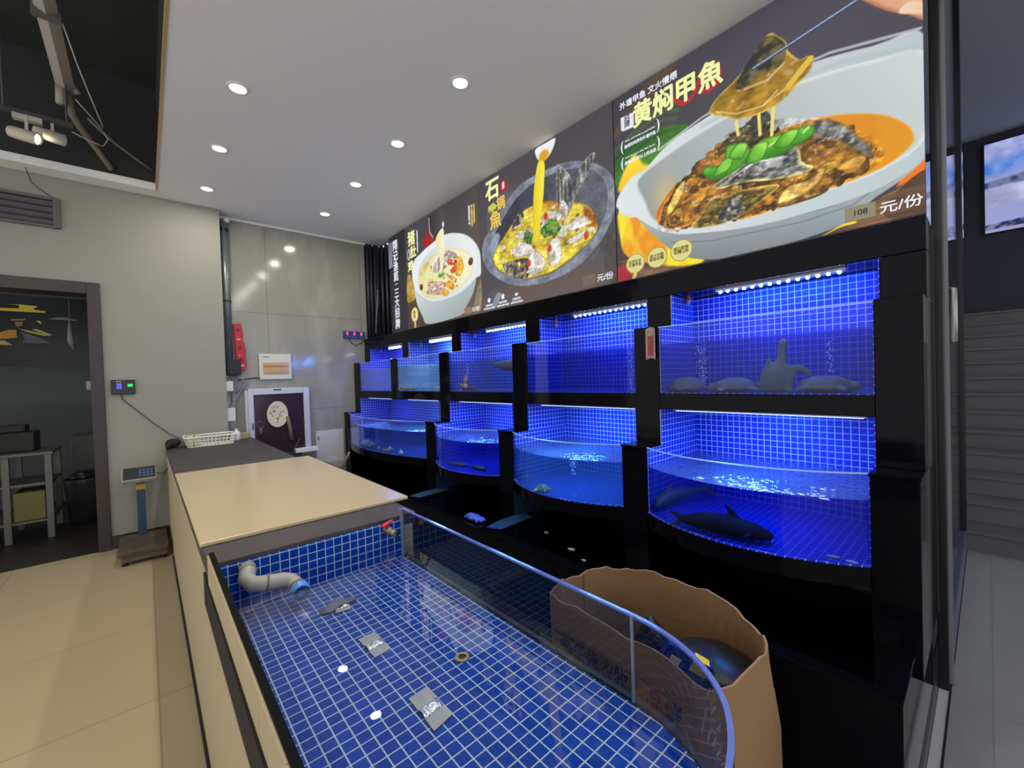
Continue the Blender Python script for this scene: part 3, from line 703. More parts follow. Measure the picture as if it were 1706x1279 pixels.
def printmat(name, strength, gloss=0.7):
    m = bpy.data.materials.new(name); m.use_nodes = True; nt = m.node_tree; b = nt.nodes['Principled BSDF']
    a = nt.nodes.new('ShaderNodeVertexColor'); a.layer_name = 'print'
    b.inputs['Base Color'].default_value = (0.02, 0.02, 0.02, 1); b.inputs['Roughness'].default_value = gloss; b.inputs['Specular IOR Level'].default_value = 0.05
    nt.links.new(a.outputs['Color'], b.inputs['Emission Color']); b.inputs['Emission Strength'].default_value = strength
    return m
M_print = printmat('backlit_print', 0.80)
T_white = emat('print_white', (236, 238, 250), 0.85)
T_yel = emat('print_pale_yellow', (240, 244, 170), 0.85)
T_gold = emat('print_gold', (232, 196, 90), 0.85)
T_dark = emat('print_dark', (60, 56, 66), 0.95)
T_brown = emat('print_brown', (96, 88, 40), 0.95)

XP = 2.27
def pface(s, t, yl, z0, dx=0.003): return facing((-1, 0, 0), (XP-dx, yl-s, z0+t))
M_boxframe = pm('lightbox_frame', (22, 22, 26), 0.4)
def lightbox(yl, w, label, z0=1.86, z1=3.066, name='poster_lightbox'):
    t = thing(name, (2.3, yl-w/2, 1.876), label, 'lit poster')
    m = MB(); m.box(XP+0.002, XP+0.055, yl-w, yl, 1.876, z1); m.build('lightbox_frame', M_boxframe, t)
    return t

# --- right poster
YL, Z0 = 1.541, 1.93
t3 = lightbox(1.543, 1.388, 'big lit poster of braised turtle in a wide white bowl, right of the three')
A = Art(1.388, 1.136, 0.0033, (66, 62, 72)); G = PL3
A.glow((1.0, 0.9), 0.6, 0.35, (84, 80, 92), 0.7)
A.poly(G['wood2'], (84, 60, 50), (150, 112, 84), na=1.0, ns=14); A.poly(G['wood'], (100, 70, 50), (150, 110, 80), ns=8, st=(1, 8))
A.dot((0.05, 0.045), 0.07, 0.05, (170, 40, 50), noise=0.9)
A.poly([(0.06, 0.90), (0.44, 1.12), (0.50, 1.15), (0.30, 1.15), (0.0, 0.94)], (120, 84, 52), (92, 70, 52), soft=0.03, alpha=0.55)
A.poly(G['green'], (26, 62, 34), (70, 132, 44), grad=(0.4, -1), na=0.6, ns=10)
for k in range(7):
    y = 0.62+0.035*k; A.line([(0.0, y-0.02), (0.10+0.02*k, y+0.03+0.01*k), (0.24+0.02*k, y+0.05+0.012*k), (0.36+0.012*k, y+0.07)], 0.010, (84, 140, 56), soft=0.016, alpha=0.4)
A.poly([(0.02, 0.56), (0.06, 0.66), (0.14, 0.74), (0.20, 0.66), (0.24, 0.63), (0.12, 0.56)], (250, 196, 30), (255, 232, 60), grad=(0, 1), soft=0.02)
A.poly(G['flame'], (240, 150, 28), (250, 232, 50), na=1.4, ns=7, soft=0.012, st=(2.0, 0.8)); A.poly(G['flame2'], (250, 210, 40), (245, 120, 30), na=1.0, ns=6, soft=0.01); A.poly(G['flame3'], (250, 232, 60), (240, 190, 40), ns=10)
A.poly([(1.27, 0.02), (1.30, 0.10), (1.40, 0.16), (1.40, -0.02)], (112, 80, 58), (80, 58, 44), ns=10, st=(1, 6))
A.poly(G['body'], (128, 136, 142), (188, 200, 202), grad=(0.15, 1), soft=0.004)
A.line([(0.36, 0.155), (0.58, 0.105), (0.99, 0.082), (1.17, 0.10), (1.38, 0.225)], 0.003, (104, 112, 120), alpha=0.6)
A.poly([(0.03, 0.52), (0.02, 0.44), (0.06, 0.40), (0.15, 0.37), (0.3, 0.5), (0.2, 0.62), (0.10, 0.60)], (222, 230, 230), (196, 206, 204), grad=(1, 0))
A.poly(G['rim_out'], (226, 232, 234), (186, 200, 202), grad=(1, 0.2), soft=0.005)
A.poly(G['inner'], (150, 158, 160), (206, 214, 214), grad=(1, 0.5), edge=(226, 232, 232), ew=0.02)
A.glow((0.33, 0.42), 0.07, 0.12, (226, 190, 120), 0.6)
A.line([(0.30, 0.70), (0.55, 0.765), (0.85, 0.79), (1.1, 0.775), (1.38, 0.70)], 0.006, (240, 246, 248), alpha=0.6)
A.line([(0.55, 0.72), (0.9, 0.74), (1.15, 0.71), (1.38, 0.63)], 0.010, (176, 188, 190), soft=0.02, alpha=0.6)
A.poly(G['soup'], (196, 96, 20), (228, 150, 24), grad=(1, 0.1), na=0.5, ns=10, edge=(236, 178, 60), ew=0.008)
A.poly([(0.28, 0.30), (0.33, 0.40), (0.45, 0.47), (0.42, 0.36), (0.36, 0.27)], (206, 104, 40), (228, 150, 70), ns=30)
A.poly([(0.29, 0.28), (0.36, 0.42), (0.45, 0.49), (0.56, 0.56), (0.68, 0.60), (0.80, 0.58), (0.95, 0.52), (1.05, 0.515), (1.13, 0.47), (1.2, 0.37), (1.235, 0.30), (1.2, 0.225), (1.08, 0.195), (0.81, 0.175), (0.54, 0.195), (0.4, 0.215)], (70, 42, 18), (176, 118, 44), ns=20, na=1.7, rough=0.04)
MEAT = ((96, 62, 24), (200, 140, 44))
for k in ('meatA', 'meatD', 'meatC', 'meatB'):
    A.poly(G[k], *MEAT, ns=22, na=1.3, edge=(70, 44, 20), ew=0.012)
for q in range(70):
    cx, cy = random.uniform(0.36, 1.2), random.uniform(0.21, 0.50)
    if cy < 0.21+abs(cx-0.8)*0.12 or cy > 0.55-abs(cx-0.78)*0.35: continue
    A.dot((cx, cy), random.uniform(0.018, 0.05), random.uniform(0.012, 0.03), random.choice([(140, 92, 34), (176, 120, 40), (104, 66, 26), (196, 150, 62), (84, 54, 26)]), noise=0.8)
A.poly(G['herb'], (62, 58, 34), (112, 100, 56), ns=40, na=1.4, rough=0.03)
A.poly([(0.79, 0.55), (0.80, 0.64), (0.84, 0.66), (0.87, 0.62), (0.86, 0.55)], (44, 44, 46), (90, 90, 80), ns=50)
A.poly(G['skinC'], (66, 68, 66), (150, 150, 146), ns=40, na=1.2, edge=(150, 110, 60), ew=0.01)
A.poly(G['skinB'], (66, 58, 30), (160, 132, 52), ns=34, na=1.5, edge=(206, 170, 70), ew=0.013, st=(1, 2))
A.poly([(0.62, 0.20), (0.65, 0.26), (0.70, 0.29), (0.74, 0.25), (0.73, 0.20), (0.66, 0.18)], (52, 54, 58), (150, 152, 140), ns=46, na=1.4)
A.poly(G['skinA'], (62, 64, 66), (150, 152, 148), ns=30, na=1.3, edge=(222, 214, 130), ew=0.017, st=(1, 2))
A.line([(0.68, 0.39), (0.80, 0.43), (0.93, 0.40)], 0.006, (226, 226, 232), alpha=0.7)
A.poly([(0.89, 0.19), (0.93, 0.26), (1.02, 0.265), (1.08, 0.30), (1.06, 0.24), (0.99, 0.20)], (196, 146, 60), (232, 196, 110), ns=20, edge=(120, 78, 30), ew=0.01)
A.poly([(0.335, 0.33), (0.40, 0.44), (0.45, 0.47), (0.43, 0.40), (0.37, 0.32)], (236, 190, 70), (250, 226, 140), grad=(0, 1), edge=(190, 130, 40), ew=0.008)
A.mottle([(0.28, 0.26), (0.36, 0.42), (0.45, 0.49), (0.68, 0.62), (0.80, 0.62), (1.05, 0.52), (1.25, 0.33), (1.22, 0.22), (0.81, 0.17), (0.40, 0.21)], 0.45, 42, 0.08)
for k in ('pepA', 'pepB', 'pepC'): A.poly(G[k], (52, 140, 22), (134, 212, 58), grad=(0.2, 1), na=1.2, ns=14, edge=(40, 110, 20), ew=0.012)
for a, b in (((0.70, 0.50), (0.74, 0.53)), ((0.83, 0.47), (0.93, 0.50)), ((0.61, 0.45), (0.64, 0.465)), ((1.0, 0.48), (1.02, 0.495))): A.line([a, b], 0.005, (214, 246, 180), alpha=0.8)
for pp in ([(0.60, 0.43), (0.64, 0.49), (0.70, 0.50), (0.68, 0.44)], [(0.68, 0.50), (0.72, 0.55), (0.77, 0.53), (0.74, 0.47)], [(0.76, 0.44), (0.80, 0.51), (0.86, 0.50), (0.83, 0.43)], [(0.88, 0.47), (0.93, 0.515), (0.985, 0.50), (0.94, 0.44)]): A.poly(pp, (70, 160, 30), (168, 232, 90), grad=(0.6, 1), na=1.0, ns=20, edge=(36, 104, 18), ew=0.009)
for k in range(0, 6, 2): A.line(G['drip'][k:k+2], 0.007, (240, 226, 120))
A.poly(G['piece'], (112, 82, 22), (200, 152, 44), grad=(0.3, -1), na=0.7, ns=12, edge=(216, 186, 90), ew=0.012)
A.mottle(G['piece'], 0.3, 24, 0.06); A.poly(G['pskin'], (46, 48, 40), (120, 108, 60), ns=30, na=1.3)
A.line([(0.62, 0.76), (0.72, 0.70), (0.84, 0.68), (0.96, 0.72)], 0.004, (240, 214, 120), alpha=0.7); A.line([(0.76, 0.80), (0.86, 0.79), (0.93, 0.83)], 0.005, (226, 200, 170), alpha=0.7)
A.line([(0.95, 0.72), (1.03, 0.79)], 0.014, (226, 190, 70)); A.line([(0.84, 0.68), (0.90, 0.72)], 0.004, (250, 236, 170), alpha=0.6)
A.line([(0.796, 0.877), (1.22, 0.935)], 0.009, (58, 72, 104)); A.line([(0.80, 0.880), (1.22, 0.939)], 0.003, (168, 184, 214))
A.poly([(1.195, 0.95), (1.225, 0.905), (1.26, 0.86), (1.30, 0.815), (1.345, 0.775), (1.42, 0.72), (1.42, 1.0), (1.2, 1.0)], (214, 150, 112), (236, 190, 154), grad=(1, 0), na=0.4, ns=8, edge=(178, 110, 80), ew=0.015)
A.poly([(1.32, 0.80), (1.35, 0.775), (1.385, 0.755), (1.39, 0.79), (1.35, 0.82)], (246, 214, 190), (240, 200, 170), grad=(1, 0))
A.line([(0.405, 0.94), (0.425, 0.905), (0.455, 0.886), (0.485, 0.890), (0.51, 0.910), (0.53, 0.95), (0.56, 0.985), (0.575, 1.01)], 0.011, (200, 30, 40), alpha=0.95); A.line([(0.63, 1.0), (0.645, 0.95), (0.63, 0.90), (0.59, 0.885), (0.545, 0.905)], 0.011, (200, 30, 40), alpha=0.95)
for cx, cy in ((0.127, 0.088), (0.27, 0.091), (0.418, 0.096)):
    A.dot((cx, cy), 0.064, 0.060, (170, 150, 74)); A.dot((cx, cy), 0.058, 0.054, (232, 228, 160)); A.dot((cx, cy), 0.052, 0.048, (222, 214, 140))
A.line([(0.115, 0.0), (0.127, 0.03)], 0.012, (214, 196, 110))
A.poly([(0.053, 0.925), (0.068, 0.912), (0.143, 0.905), (0.143, 0.985), (0.128, 0.995), (0.053, 1.0)], (232, 234, 246), (232, 234, 246), smooth=False)
A.build('printed_picture', XP, YL, Z0, M_print, t3)
PF = lambda s, t: pface(s, t, YL, Z0)
text('黄焖甲魚', 0.148, T_yel, 'lettering', t3, PF(0.400, 0.950), bold=0.028, width=0.515)
text('外塘甲鱼 文火慢煨', 0.046, T_white, 'lettering', t3, PF(0.235, 1.062), bold=0.012, width=0.37)
text('招\n牌', 0.042, T_dark, 'lettering', t3, PF(0.098, 0.955), bold=0.01, line=0.85)
text('All for wild outdoor pond turtles', 0.014, T_white, 'lettering', t3, PF(0.18, 0.842), width=0.20)
text('选用时间养的外塘甲鱼', 0.024, T_white, 'lettering', t3, PF(0.18, 0.808), bold=0.012, width=0.21)
text('Stew for more than four hours', 0.014, T_white, 'lettering', t3, PF(0.18, 0.742), width=0.20)
text('炖煮四小时以上的汤底', 0.024, T_white, 'lettering', t3, PF(0.18, 0.708), bold=0.012, width=0.21)
for zz in (0.82, 0.72):
    for sg, cx in ((-1, 0.055), (1, 0.305)):
        m = MB(); m.tube([(XP-0.003, YL-(cx-sg*0.022*(1-math.cos(a))), Z0+zz+0.045*math.sin(a)+(0.02 if sg > 0 else -0.008)) for a in [(-1+2*i/10)*1.1 for i in range(11)]], [0.001+0.003*math.sin(math.pi*i/10) for i in range(11)], 6)
        m.build('bracket', T_white, t3)
for (cx, cy), tx in zip(((0.127, 0.088), (0.27, 0.091), (0.418, 0.096)), ('自然生长\n外塘甲鱼', '滴汁浓稠\n鲜香软糯', '裙边肥厚\n软糯Q弹')):
    text(tx, 0.022, T_brown, 'lettering', t3, PF(cx, cy), bold=0.012, width=0.088, line=0.9)
text('元/份', 0.050, T_white, 'lettering', t3, PF(1.318, 0.052), bold=0.012, width=0.125)
m = MB(); m.box(XP-0.005, XP-0.002, YL-1.243, YL-1.143, Z0+0.030, Z0+0.090); m.build('price_patch', pm('price_patch', (128, 124, 100), 0.5), t3, label='brown price patch')
text('108', 0.034, T_dark, 'lettering', t3, pface(1.193, 0.06, YL, Z0, 0.0055))

# --- middle poster
YL2 = 2.951
t2 = lightbox(2.953, 1.404, 'lit poster of fish in a grey stone pot, middle of the three posters')
A = Art(1.404, 1.136, 0.0037, (78, 72, 78)); G = PL2
A.poly([(0, -0.02), (1.42, -0.02), (1.42, 0.30), (0, 0.12)], (104, 88, 82), (88, 78, 78), grad=(0, 1), soft=0.08)
A.poly(G['rock'], (64, 66, 76), (110, 112, 122), ns=12); A.poly([(1.30, 0.30), (1.41, 0.27), (1.41, 0.0), (1.33, 0.05)], (86, 76, 74), (70, 64, 66), soft=0.03)
A.glow((0.363, 0.86), 0.12, 0.10, (130, 130, 142), 0.45)
A.dot((0.15, 0.09), 0.10, 0.07, (84, 86, 100), noise=1.0, alpha=0.7)
A.poly([(0.13, 0.03), (0.20, 0.13), (0.26, 0.12), (0.19, 0.02)], (120, 134, 146), (150, 160, 168), grad=(1, 0))
A.poly(G['pot'], (96, 102, 116), (150, 156, 170), ns=14, na=0.8, edge=(120, 126, 138), ew=0.012)
A.poly(G['inner'], (40, 42, 50), (96, 100, 112), grad=(1, 0.2), na=0.5, ns=10, edge=(146, 152, 164), ew=0.012)
A.poly([(0.13, 0.55), (0.20, 0.63), (0.27, 0.60), (0.18, 0.42), (0.15, 0.44)], (128, 138, 160), (160, 170, 190), grad=(0, 1), soft=0.02)
A.poly(G['soup'], (196, 166, 30), (238, 222, 84), ns=12, na=1.2, edge=(150, 110, 30), ew=0.012)
A.poly([(1.16, 0.56), (1.25, 0.46), (1.25, 0.38), (1.19, 0.42), (1.16, 0.5)], (140, 70, 20), (190, 110, 30), soft=0.02); A.poly([(0.62, 0.70), (0.8, 0.71), (0.92, 0.66), (0.8, 0.66)], (176, 92, 24), (206, 150, 40), soft=0.02)
A.poly(G['tailA'], (70, 72, 72), (170, 172, 166), ns=20, na=1.3, st=(3, 0.6), edge=(190, 192, 186), ew=0.006)
A.poly([(0.93, 0.57), (0.97, 0.66), (1.03, 0.58), (1.0, 0.52)], (150, 130, 120), (222, 218, 212), ns=30)
for k in ('fa', 'fb', 'fc', 'fd', 'fe', 'ff', 'fi', 'fj'): A.poly(G[k], (198, 188, 170), (240, 238, 232), ns=14, na=1.0, edge=(150, 120, 90), ew=0.008)
for k in ('fg', 'fh'): A.poly(G[k], (60, 58, 52), (168, 160, 140), ns=34, na=1.5)
for q in range(60):
    cx, cy = random.uniform(0.3, 1.22), random.uniform(0.22, 0.66)
    if abs(cx-0.72)/0.52+abs(cy-0.43)/0.30 > 1.15: continue
    A.dot((cx, cy), random.uniform(0.01, 0.035), random.uniform(0.006, 0.02), random.choice([(236, 232, 226), (214, 204, 186), (120, 104, 80), (206, 180, 60), (160, 120, 60), (232, 226, 150)]), noise=0.9)
for k in ('ha', 'hb'): A.poly(G[k], (46, 92, 28), (120, 160, 60), ns=50, na=1.5, rough=0.04)
A.mottle(G['soup'], 0.22, 40, 0.05); A.mottle(G['tailA'], 0.25, 60, 0.03); A.mottle(G['pot'], 0.16, 50, 0.0)
for c in ((0.83, 0.355), (0.61, 0.30), (0.80, 0.60), (1.17, 0.36)): A.dot(c, 0.022, 0.026, (206, 60, 30), noise=0.6)
A.poly(G['spoon'], (226, 230, 232), (246, 248, 250), grad=(0, 1), edge=(150, 150, 150), ew=0.008); A.dot((0.80, 1.045), 0.05, 0.04, (226, 160, 30), soft=0.02)
A.poly(G['stream'][1:9], (236, 206, 20), (250, 238, 80), grad=(1, 0), na=0.3, ns=6, edge=(220, 186, 20), ew=0.006)
A.dot((0.336, 0.993), 0.042, 0.052, (186, 30, 44)); A.dot((0.18, 0.865), 0.05, 0.035, (196, 206, 90), noise=1.0)
A.poly([(0.10, 0.82), (0.12, 0.66), (0.19, 0.68), (0.17, 0.84)], (84, 84, 88), (120, 120, 116), ns=20, soft=0.02, alpha=0.6)
A.build('printed_picture', XP, YL2, Z0, M_print, t2)
PF = lambda s, t: pface(s, t, YL2, Z0)
text('石', 0.19, T_yel, 'lettering', t2, PF(0.193, 1.005), bold=0.03)
text('锅', 0.112, T_gold, 'lettering', t2, PF(0.298, 0.858), bold=0.03)
text('魚', 0.155, T_gold, 'lettering', t2, PF(0.222, 0.742), bold=0.03)
text('招\n牌', 0.032, T_white, 'lettering', t2, PF(0.336, 0.993), bold=0.012, line=0.85)
for s_, a_, b_ in ((0.10, '活鱼现杀', '鲜活鱼现点现杀'), (0.285, '滋补鲜美', '精选食材慢火熬制'), (0.455, '石锅烹饪', '石锅导热快保温好')):
    text(a_, 0.022, T_white, 'lettering', t2, PF(s_, 0.048), bold=0.012, width=0.10)
    text(b_, 0.017, T_white, 'lettering', t2, PF(s_, 0.022), bold=0.012, width=0.15)
m = MB(); m.lathe([(0.010, 0), (0.020, 0), (0.020, 0.0015), (0.010, 0.0015)], (XP-0.003, YL2-0.10, Z0+0.092), (1, 0, 0), 8); m.build('fish_icon', T_white, t2)
m = MB(); m.box(XP-0.003, XP-0.0015, YL2-0.303, YL2-0.267, Z0+0.074, Z0+0.108); m.box(XP-0.003, XP-0.0015, YL2-0.296, YL2-0.274, Z0+0.108, Z0+0.116); m.build('pot_icon', T_white, t2)
m = MB(); m.prism([(-0.02, 0.004), (0.02, 0.004), (0.012, -0.016), (-0.012, -0.016)], 0, 0.0015, 'x'); 
for v_ in m.bm.verts: v_.co = Vector((XP-0.003+v_.co.x, YL2-0.455+v_.co.y, Z0+0.09+v_.co.z))
m.build('bowl_icon', T_white, t2)
text('元/份', 0.050, T_white, 'lettering', t2, PF(1.315, 0.050), bold=0.012, width=0.125)
m = MB(); m.box(XP-0.005, XP-0.002, YL2-1.242, YL2-1.137, Z0+0.020, Z0+0.086); m.build('price_patch', pm('price_patch_dark', (104, 92, 88), 0.4), t2, label='brown price patch')
text('118', 0.036, emat('print_faint', (120, 108, 102), 0.9), 'lettering', t2, pface(1.19, 0.052, YL2, Z0, 0.0055))

# --- left poster
YL1 = 4.345
t1 = lightbox(4.347, 1.392, 'lit poster of chicken soup in a deep white pot, left of the three')
A = Art(1.392, 1.136, 0.0045, (74, 70, 74)); G = PL1
A.poly([(0.9, -0.02), (1.42, -0.02), (1.42, 1.2), (1.25, 1.2), (1.1, 0.5)], (104, 88, 76), (80, 72, 72), grad=(0, 1), soft=0.2)
A.poly([(-0.02, -0.02), (0.5, -0.02), (0.35, 0.2), (0, 0.3)], (90, 70, 56), (70, 60, 56), soft=0.05)
A.poly([(1.27, 0.10), (1.39, 0.30), (1.38, 0.05), (1.28, 0.02)], (120, 104, 76), (160, 146, 112), ns=30, st=(3, 1))
A.poly(G['wood'], (170, 130, 50), (214, 176, 90), ns=20, edge=(110, 80, 30), ew=0.01)
A.dot((0.515, 0.881), 0.10, 0.085, (168, 26, 34), noise=0.8)
A.poly(G['body'], (160, 172, 176), (216, 226, 226), grad=(-0.3, 1), edge=(176, 188, 192), ew=0.01)
A.poly(G['bowl'], (216, 226, 228), (236, 242, 244), ns=4, edge=(190, 202, 206), ew=0.008)
A.poly(G['inner'], (206, 214, 206), (236, 240, 238), grad=(1, 0.3), edge=(222, 230, 230), ew=0.015)
A.poly(G['soup'], (232, 226, 160), (246, 242, 206), grad=(1, 0.4), na=0.6, ns=6, edge=(226, 210, 130), ew=0.012)
A.poly([(0.30, 0.55), (0.34, 0.62), (0.46, 0.66), (0.58, 0.70), (0.5, 0.62), (0.40, 0.55)], (206, 180, 90), (232, 216, 150), soft=0.03)
A.poly(G['mc'], (150, 130, 126), (232, 220, 216), ns=34, na=1.5); A.poly(G['ma'], (176, 120, 110), (236, 214, 200), ns=18, st=(1, 3), edge=(140, 90, 80), ew=0.008)
A.poly(G['mb'], (180, 140, 130), (240, 226, 216), ns=20, st=(1, 3), edge=(140, 100, 90), ew=0.008)
for k in ('md', 'me', 'mf', 'mi'): A.poly(G[k], (226, 150, 30), (246, 206, 80), ns=16, na=1.0, edge=(190, 120, 30), ew=0.01)
for k in ('mg', 'mh'): A.poly(G[k], (176, 30, 24), (216, 90, 40), ns=20)
A.dot((0.74, 0.47), 0.06, 0.03, (110, 160, 60), noise=0.9)
for k in ('mc', 'ma', 'mb', 'mf', 'md', 'mi'): A.mottle(G[k], 0.3, 50, 0.06)
for q in range(40):
    A.dot((random.uniform(0.50, 1.02), random.uniform(0.27, 0.62)), random.uniform(0.008, 0.022), random.uniform(0.006, 0.014), random.choice([(240, 228, 220), (226, 170, 60), (196, 150, 140), (150, 110, 96), (244, 236, 200)]), noise=0.9, alpha=0.8)
for k in ('da', 'db'): A.dot(G[k][0], 0.035, 0.035, (92, 34, 40), noise=0.4); A.dot((G[k][0][0]+0.008, G[k][0][1]+0.008), 0.012, 0.012, (150, 84, 84))
A.poly(G['ladle'], (52, 48, 52), (84, 78, 80), grad=(1, 0)); A.line([(0.535, 1.09), (0.54, 0.95), (0.60, 0.88)], 0.008, (214, 200, 190), alpha=0.8); A.dot((0.80, 0.95), 0.02, 0.03, (220, 214, 220))
A.poly(G['stream'], (232, 226, 150), (248, 246, 214), grad=(1, 0))
A.dot((0.165, 0.145), 0.078, 0.082, (196, 200, 100)); A.dot((0.165, 0.145), 0.066, 0.07, (236, 232, 160)); A.line([(0.155, 0.0), (0.157, 0.06)], 0.007, (230, 228, 150)); A.line([(0.18, 0.0), (0.178, 0.06)], 0.007, (230, 228, 150))
A.dot((0.077, 0.825), 0.04, 0.066, (190, 170, 186))
A.build('printed_picture', XP, YL1, Z0, M_print, t1)
PF = lambda s, t: pface(s, t, YL1, Z0)
text('猪', 0.165, T_yel, 'lettering', t1, PF(0.152, 0.978), bold=0.03)
text('肚', 0.135, T_yel, 'lettering', t1, PF(0.185, 0.826), bold=0.03)
text('鸡', 0.135, T_yel, 'lettering', t1, PF(0.118, 0.675), bold=0.03)
text('招\n牌', 0.036, T_dark, 'lettering', t1, PF(0.077, 0.825), line=0.85)
text('浓\n汤\n鲜\n香\n滋\n补\n暖\n胃\n好\n味\n道', 0.026, T_white, 'lettering', t1, PF(0.283, 0.92), bold=0.012, line=0.82)
text('精\n选\n猪\n肚\n搭\n配\n土\n鸡', 0.026, T_white, 'lettering', t1, PF(1.245, 0.90), bold=0.012, line=0.82)
text('慢\n火\n熬\n制\n汤\n浓\n味\n美\n老', 0.026, T_gold, 'lettering', t1, PF(1.285, 0.885), bold=0.012, line=0.82)
text('原\n汁\n原\n味\n营\n养\n滋\n补', 0.026, T_gold, 'lettering', t1, PF(1.32, 0.89), bold=0.012, line=0.82)
text('鲜\n香', 0.05, T_brown, 'lettering', t1, PF(0.165, 0.145), bold=0.012, line=0.8)
text('元/份', 0.045, T_white, 'lettering', t1, PF(1.295, 0.045), bold=0.012, width=0.12)
m = MB(); m.box(XP-0.005, XP-0.002, YL1-1.229, YL1-1.12, Z0+0.016, Z0+0.08); m.build('price_patch', pm('price_patch_tan', (150, 126, 106), 0.5), t1, label='tan price patch')

# --- dark vertical banner to the left of the posters
tb = thing('sign_panel', (2.3, 4.56, 1.876), 'dark panel with a column of white Chinese characters, left of the lit posters', 'sign')
m = MB(); m.box(XP, XP+0.05, 4.352, 4.755, 1.876, 3.066); m.build('panel', pm('banner_board', (40, 40, 48), 0.35, emit=(50, 50, 60), es=0.25), tb)
T_ban = emat('banner_white', (232, 234, 244), 0.9)
for ch, zc in zip('翔记渔庭一三大招牌', (2.936, 2.812, 2.692, 2.575, 2.483, 2.377, 2.265, 2.142, 2.015)):
    text(ch, 0.125 if ch != '一' else 0.07, T_ban, 'lettering', tb, facing((-1, 0, 0), (XP-0.003, 4.593, zc)), bold=0.012)
m = MB(); m.tube([(XP-0.002, 4.74-0.02*i-0.006*(i % 2), 2.19+0.03*(i % 3)) for i in range(14)], 0.002, 5); m.tube([(XP-0.002, 4.70-0.025*i, 2.13+0.05*math.sin(i*1.7)) for i in range(9)], 0.002, 5); m.build('ink_splash', emat('print_grey', (84, 84, 94), 0.8), tb)
m = MB(); m.box(XP-0.012, XP-0.002, 4.665, 4.752, 2.70, 3.0); m.build('paper_sheet', pm('pale_blue_sheet', (176, 180, 214), 0.5), None, 'pale bluish sheet stuck to the top left of the dark character panel', 'sheet')

# ------------------------------------------------------------------ front display pool
RIGHT = [(0.748, 1.545), (0.748, 0.50), (0.741, 0.43), (0.722, 0.372), (0.690, 0.318), (0.640, 0.270), (0.565, 0.234), (0.47, 0.214), (0.38, 0.214), (0.29, 0.235), (0.215, 0.28), (0.165, 0.345), (0.142, 0.42), (0.137, 0.50), (0.137, 1.545)]
def outset(pts, d):
    P = [Vector((a, b, 0)) for a, b in pts]; out = []
    for i in range(len(P)):
        t = (P[min(i+1, len(P)-1)]-P[max(i-1, 0)]).normalized(); out.append((P[i].x-t.y*d, P[i].y+t.x*d))
    return out
RC = [RIGHT[0], (0.748, 0.60)] + RIGHT[1:-1] + [(0.137, 0.60), RIGHT[-1]]
FULL = [RC[0]]
for i_ in range(1, len(RC)-2):
    p0, p1, p2, p3 = (np.array(q_) for q_ in RC[i_-1:i_+3])
    if i_ in (1, len(RC)-3): FULL.append(tuple(p1)); continue
    for t_ in (0, 0.25, 0.5, 0.75): FULL.append(tuple(0.5*((2*p1)+(-p0+p2)*t_+(2*p0-5*p1+4*p2-p3)*t_**2+(-p0+3*p1-3*p2+p3)*t_**3)))
FULL += [RC[-2], RC[-1]]
M_strip = pm('dark_strip', (58, 53, 54), 0.8, spec=0.1)
pool = thing('display_pool', (0.44, 0.9, 0), 'low blue tiled display pool with rounded glass rim in the foreground', 'pool')
OUT = outset(FULL, 0.012)
m = MB(); m.prism([*OUT][::-1], 0.0, 0.652); m.build('cabinet', M_cream, pool)
m = MB(); m.prism([*FULL][::-1], 0.652, 0.656); m.build('floor_tiles', M_tile, pool)
m = MB(); m.box(0.130, 0.752, 1.540, 1.552, 0.652, 0.80); m.build('wall_tiles', M_tile, pool)
m = MB(); m.box(0.122, 0.131, 0.56, 1.545, 0.652, 0.846); m.build('left_board', M_cream, pool)
m = MB(); m.box(0.1265, 0.1385, 0.52, 1.545, 0.846, 0.853); m.build('left_cap', pm('dark_cap', (9, 15, 14), 0.6, spec=0.05), pool, label='dark glass edge along the left side')
iR = [i for i, p in enumerate(FULL) if p[1] < 0.56 and p[0] < 0.2][0]
m = MB(); sheet(m, FULL[:iR+1], 0.656, 0.84, -0.008); m.build('rim_glass', M_pglass, pool)
m = MB(); sheet(m, FULL[:iR+1], 0.84, 0.845, -0.0085); m.build('glass_edge', pm('bluish_glass_edge', (92, 112, 190), 0.12), pool)
m = MB(); sheet(m, FULL[iR:], 0.656, 0.85, -0.008); m.build('left_glass', pm('dark_green_glass', (16, 28, 27), 0.3, spec=0.2), pool)
m = MB(); sheet(m, FULL, 0.648, 0.664, -0.014); m.build('seal', pm('grey_sealant', (62, 66, 74), 0.4), pool)
m = MB(); m.box(0.7455, 0.7495, 0.494, 0.500, 0.66, 0.845); m.build('glass_joint', pm('joint_strip', (120, 128, 140), 0.3), pool)
m = MB(); m.box(0.740, 0.752, 1.534, 1.546, 0.656, 0.845); m.build('corner_joint', MATS['joint_strip'], pool)
m = MB(); m.prism([(a+0.0, b) for a, b in outset(FULL, -0.009)][::-1], 0.658, 0.728); 
bmesh.ops.delete(m.bm, geom=[f_ for f_ in m.bm.faces if len(f_.verts) == 4 or sum(v_.co.z for v_ in f_.verts)/len(f_.verts) < 0.70], context='FACES')
m.build('water', M_poolwater, pool, recalc=True)
m = MB(); m.box(0.117, 0.126, 0.3, 1.545, 0.672, 0.762); m.build('frame_strip', M_strip, pool)
m = MB(); m.box(0.118, 0.128, 0.26, 1.545, 0, 0.016); m.build('base_bead', M_rubber, pool)
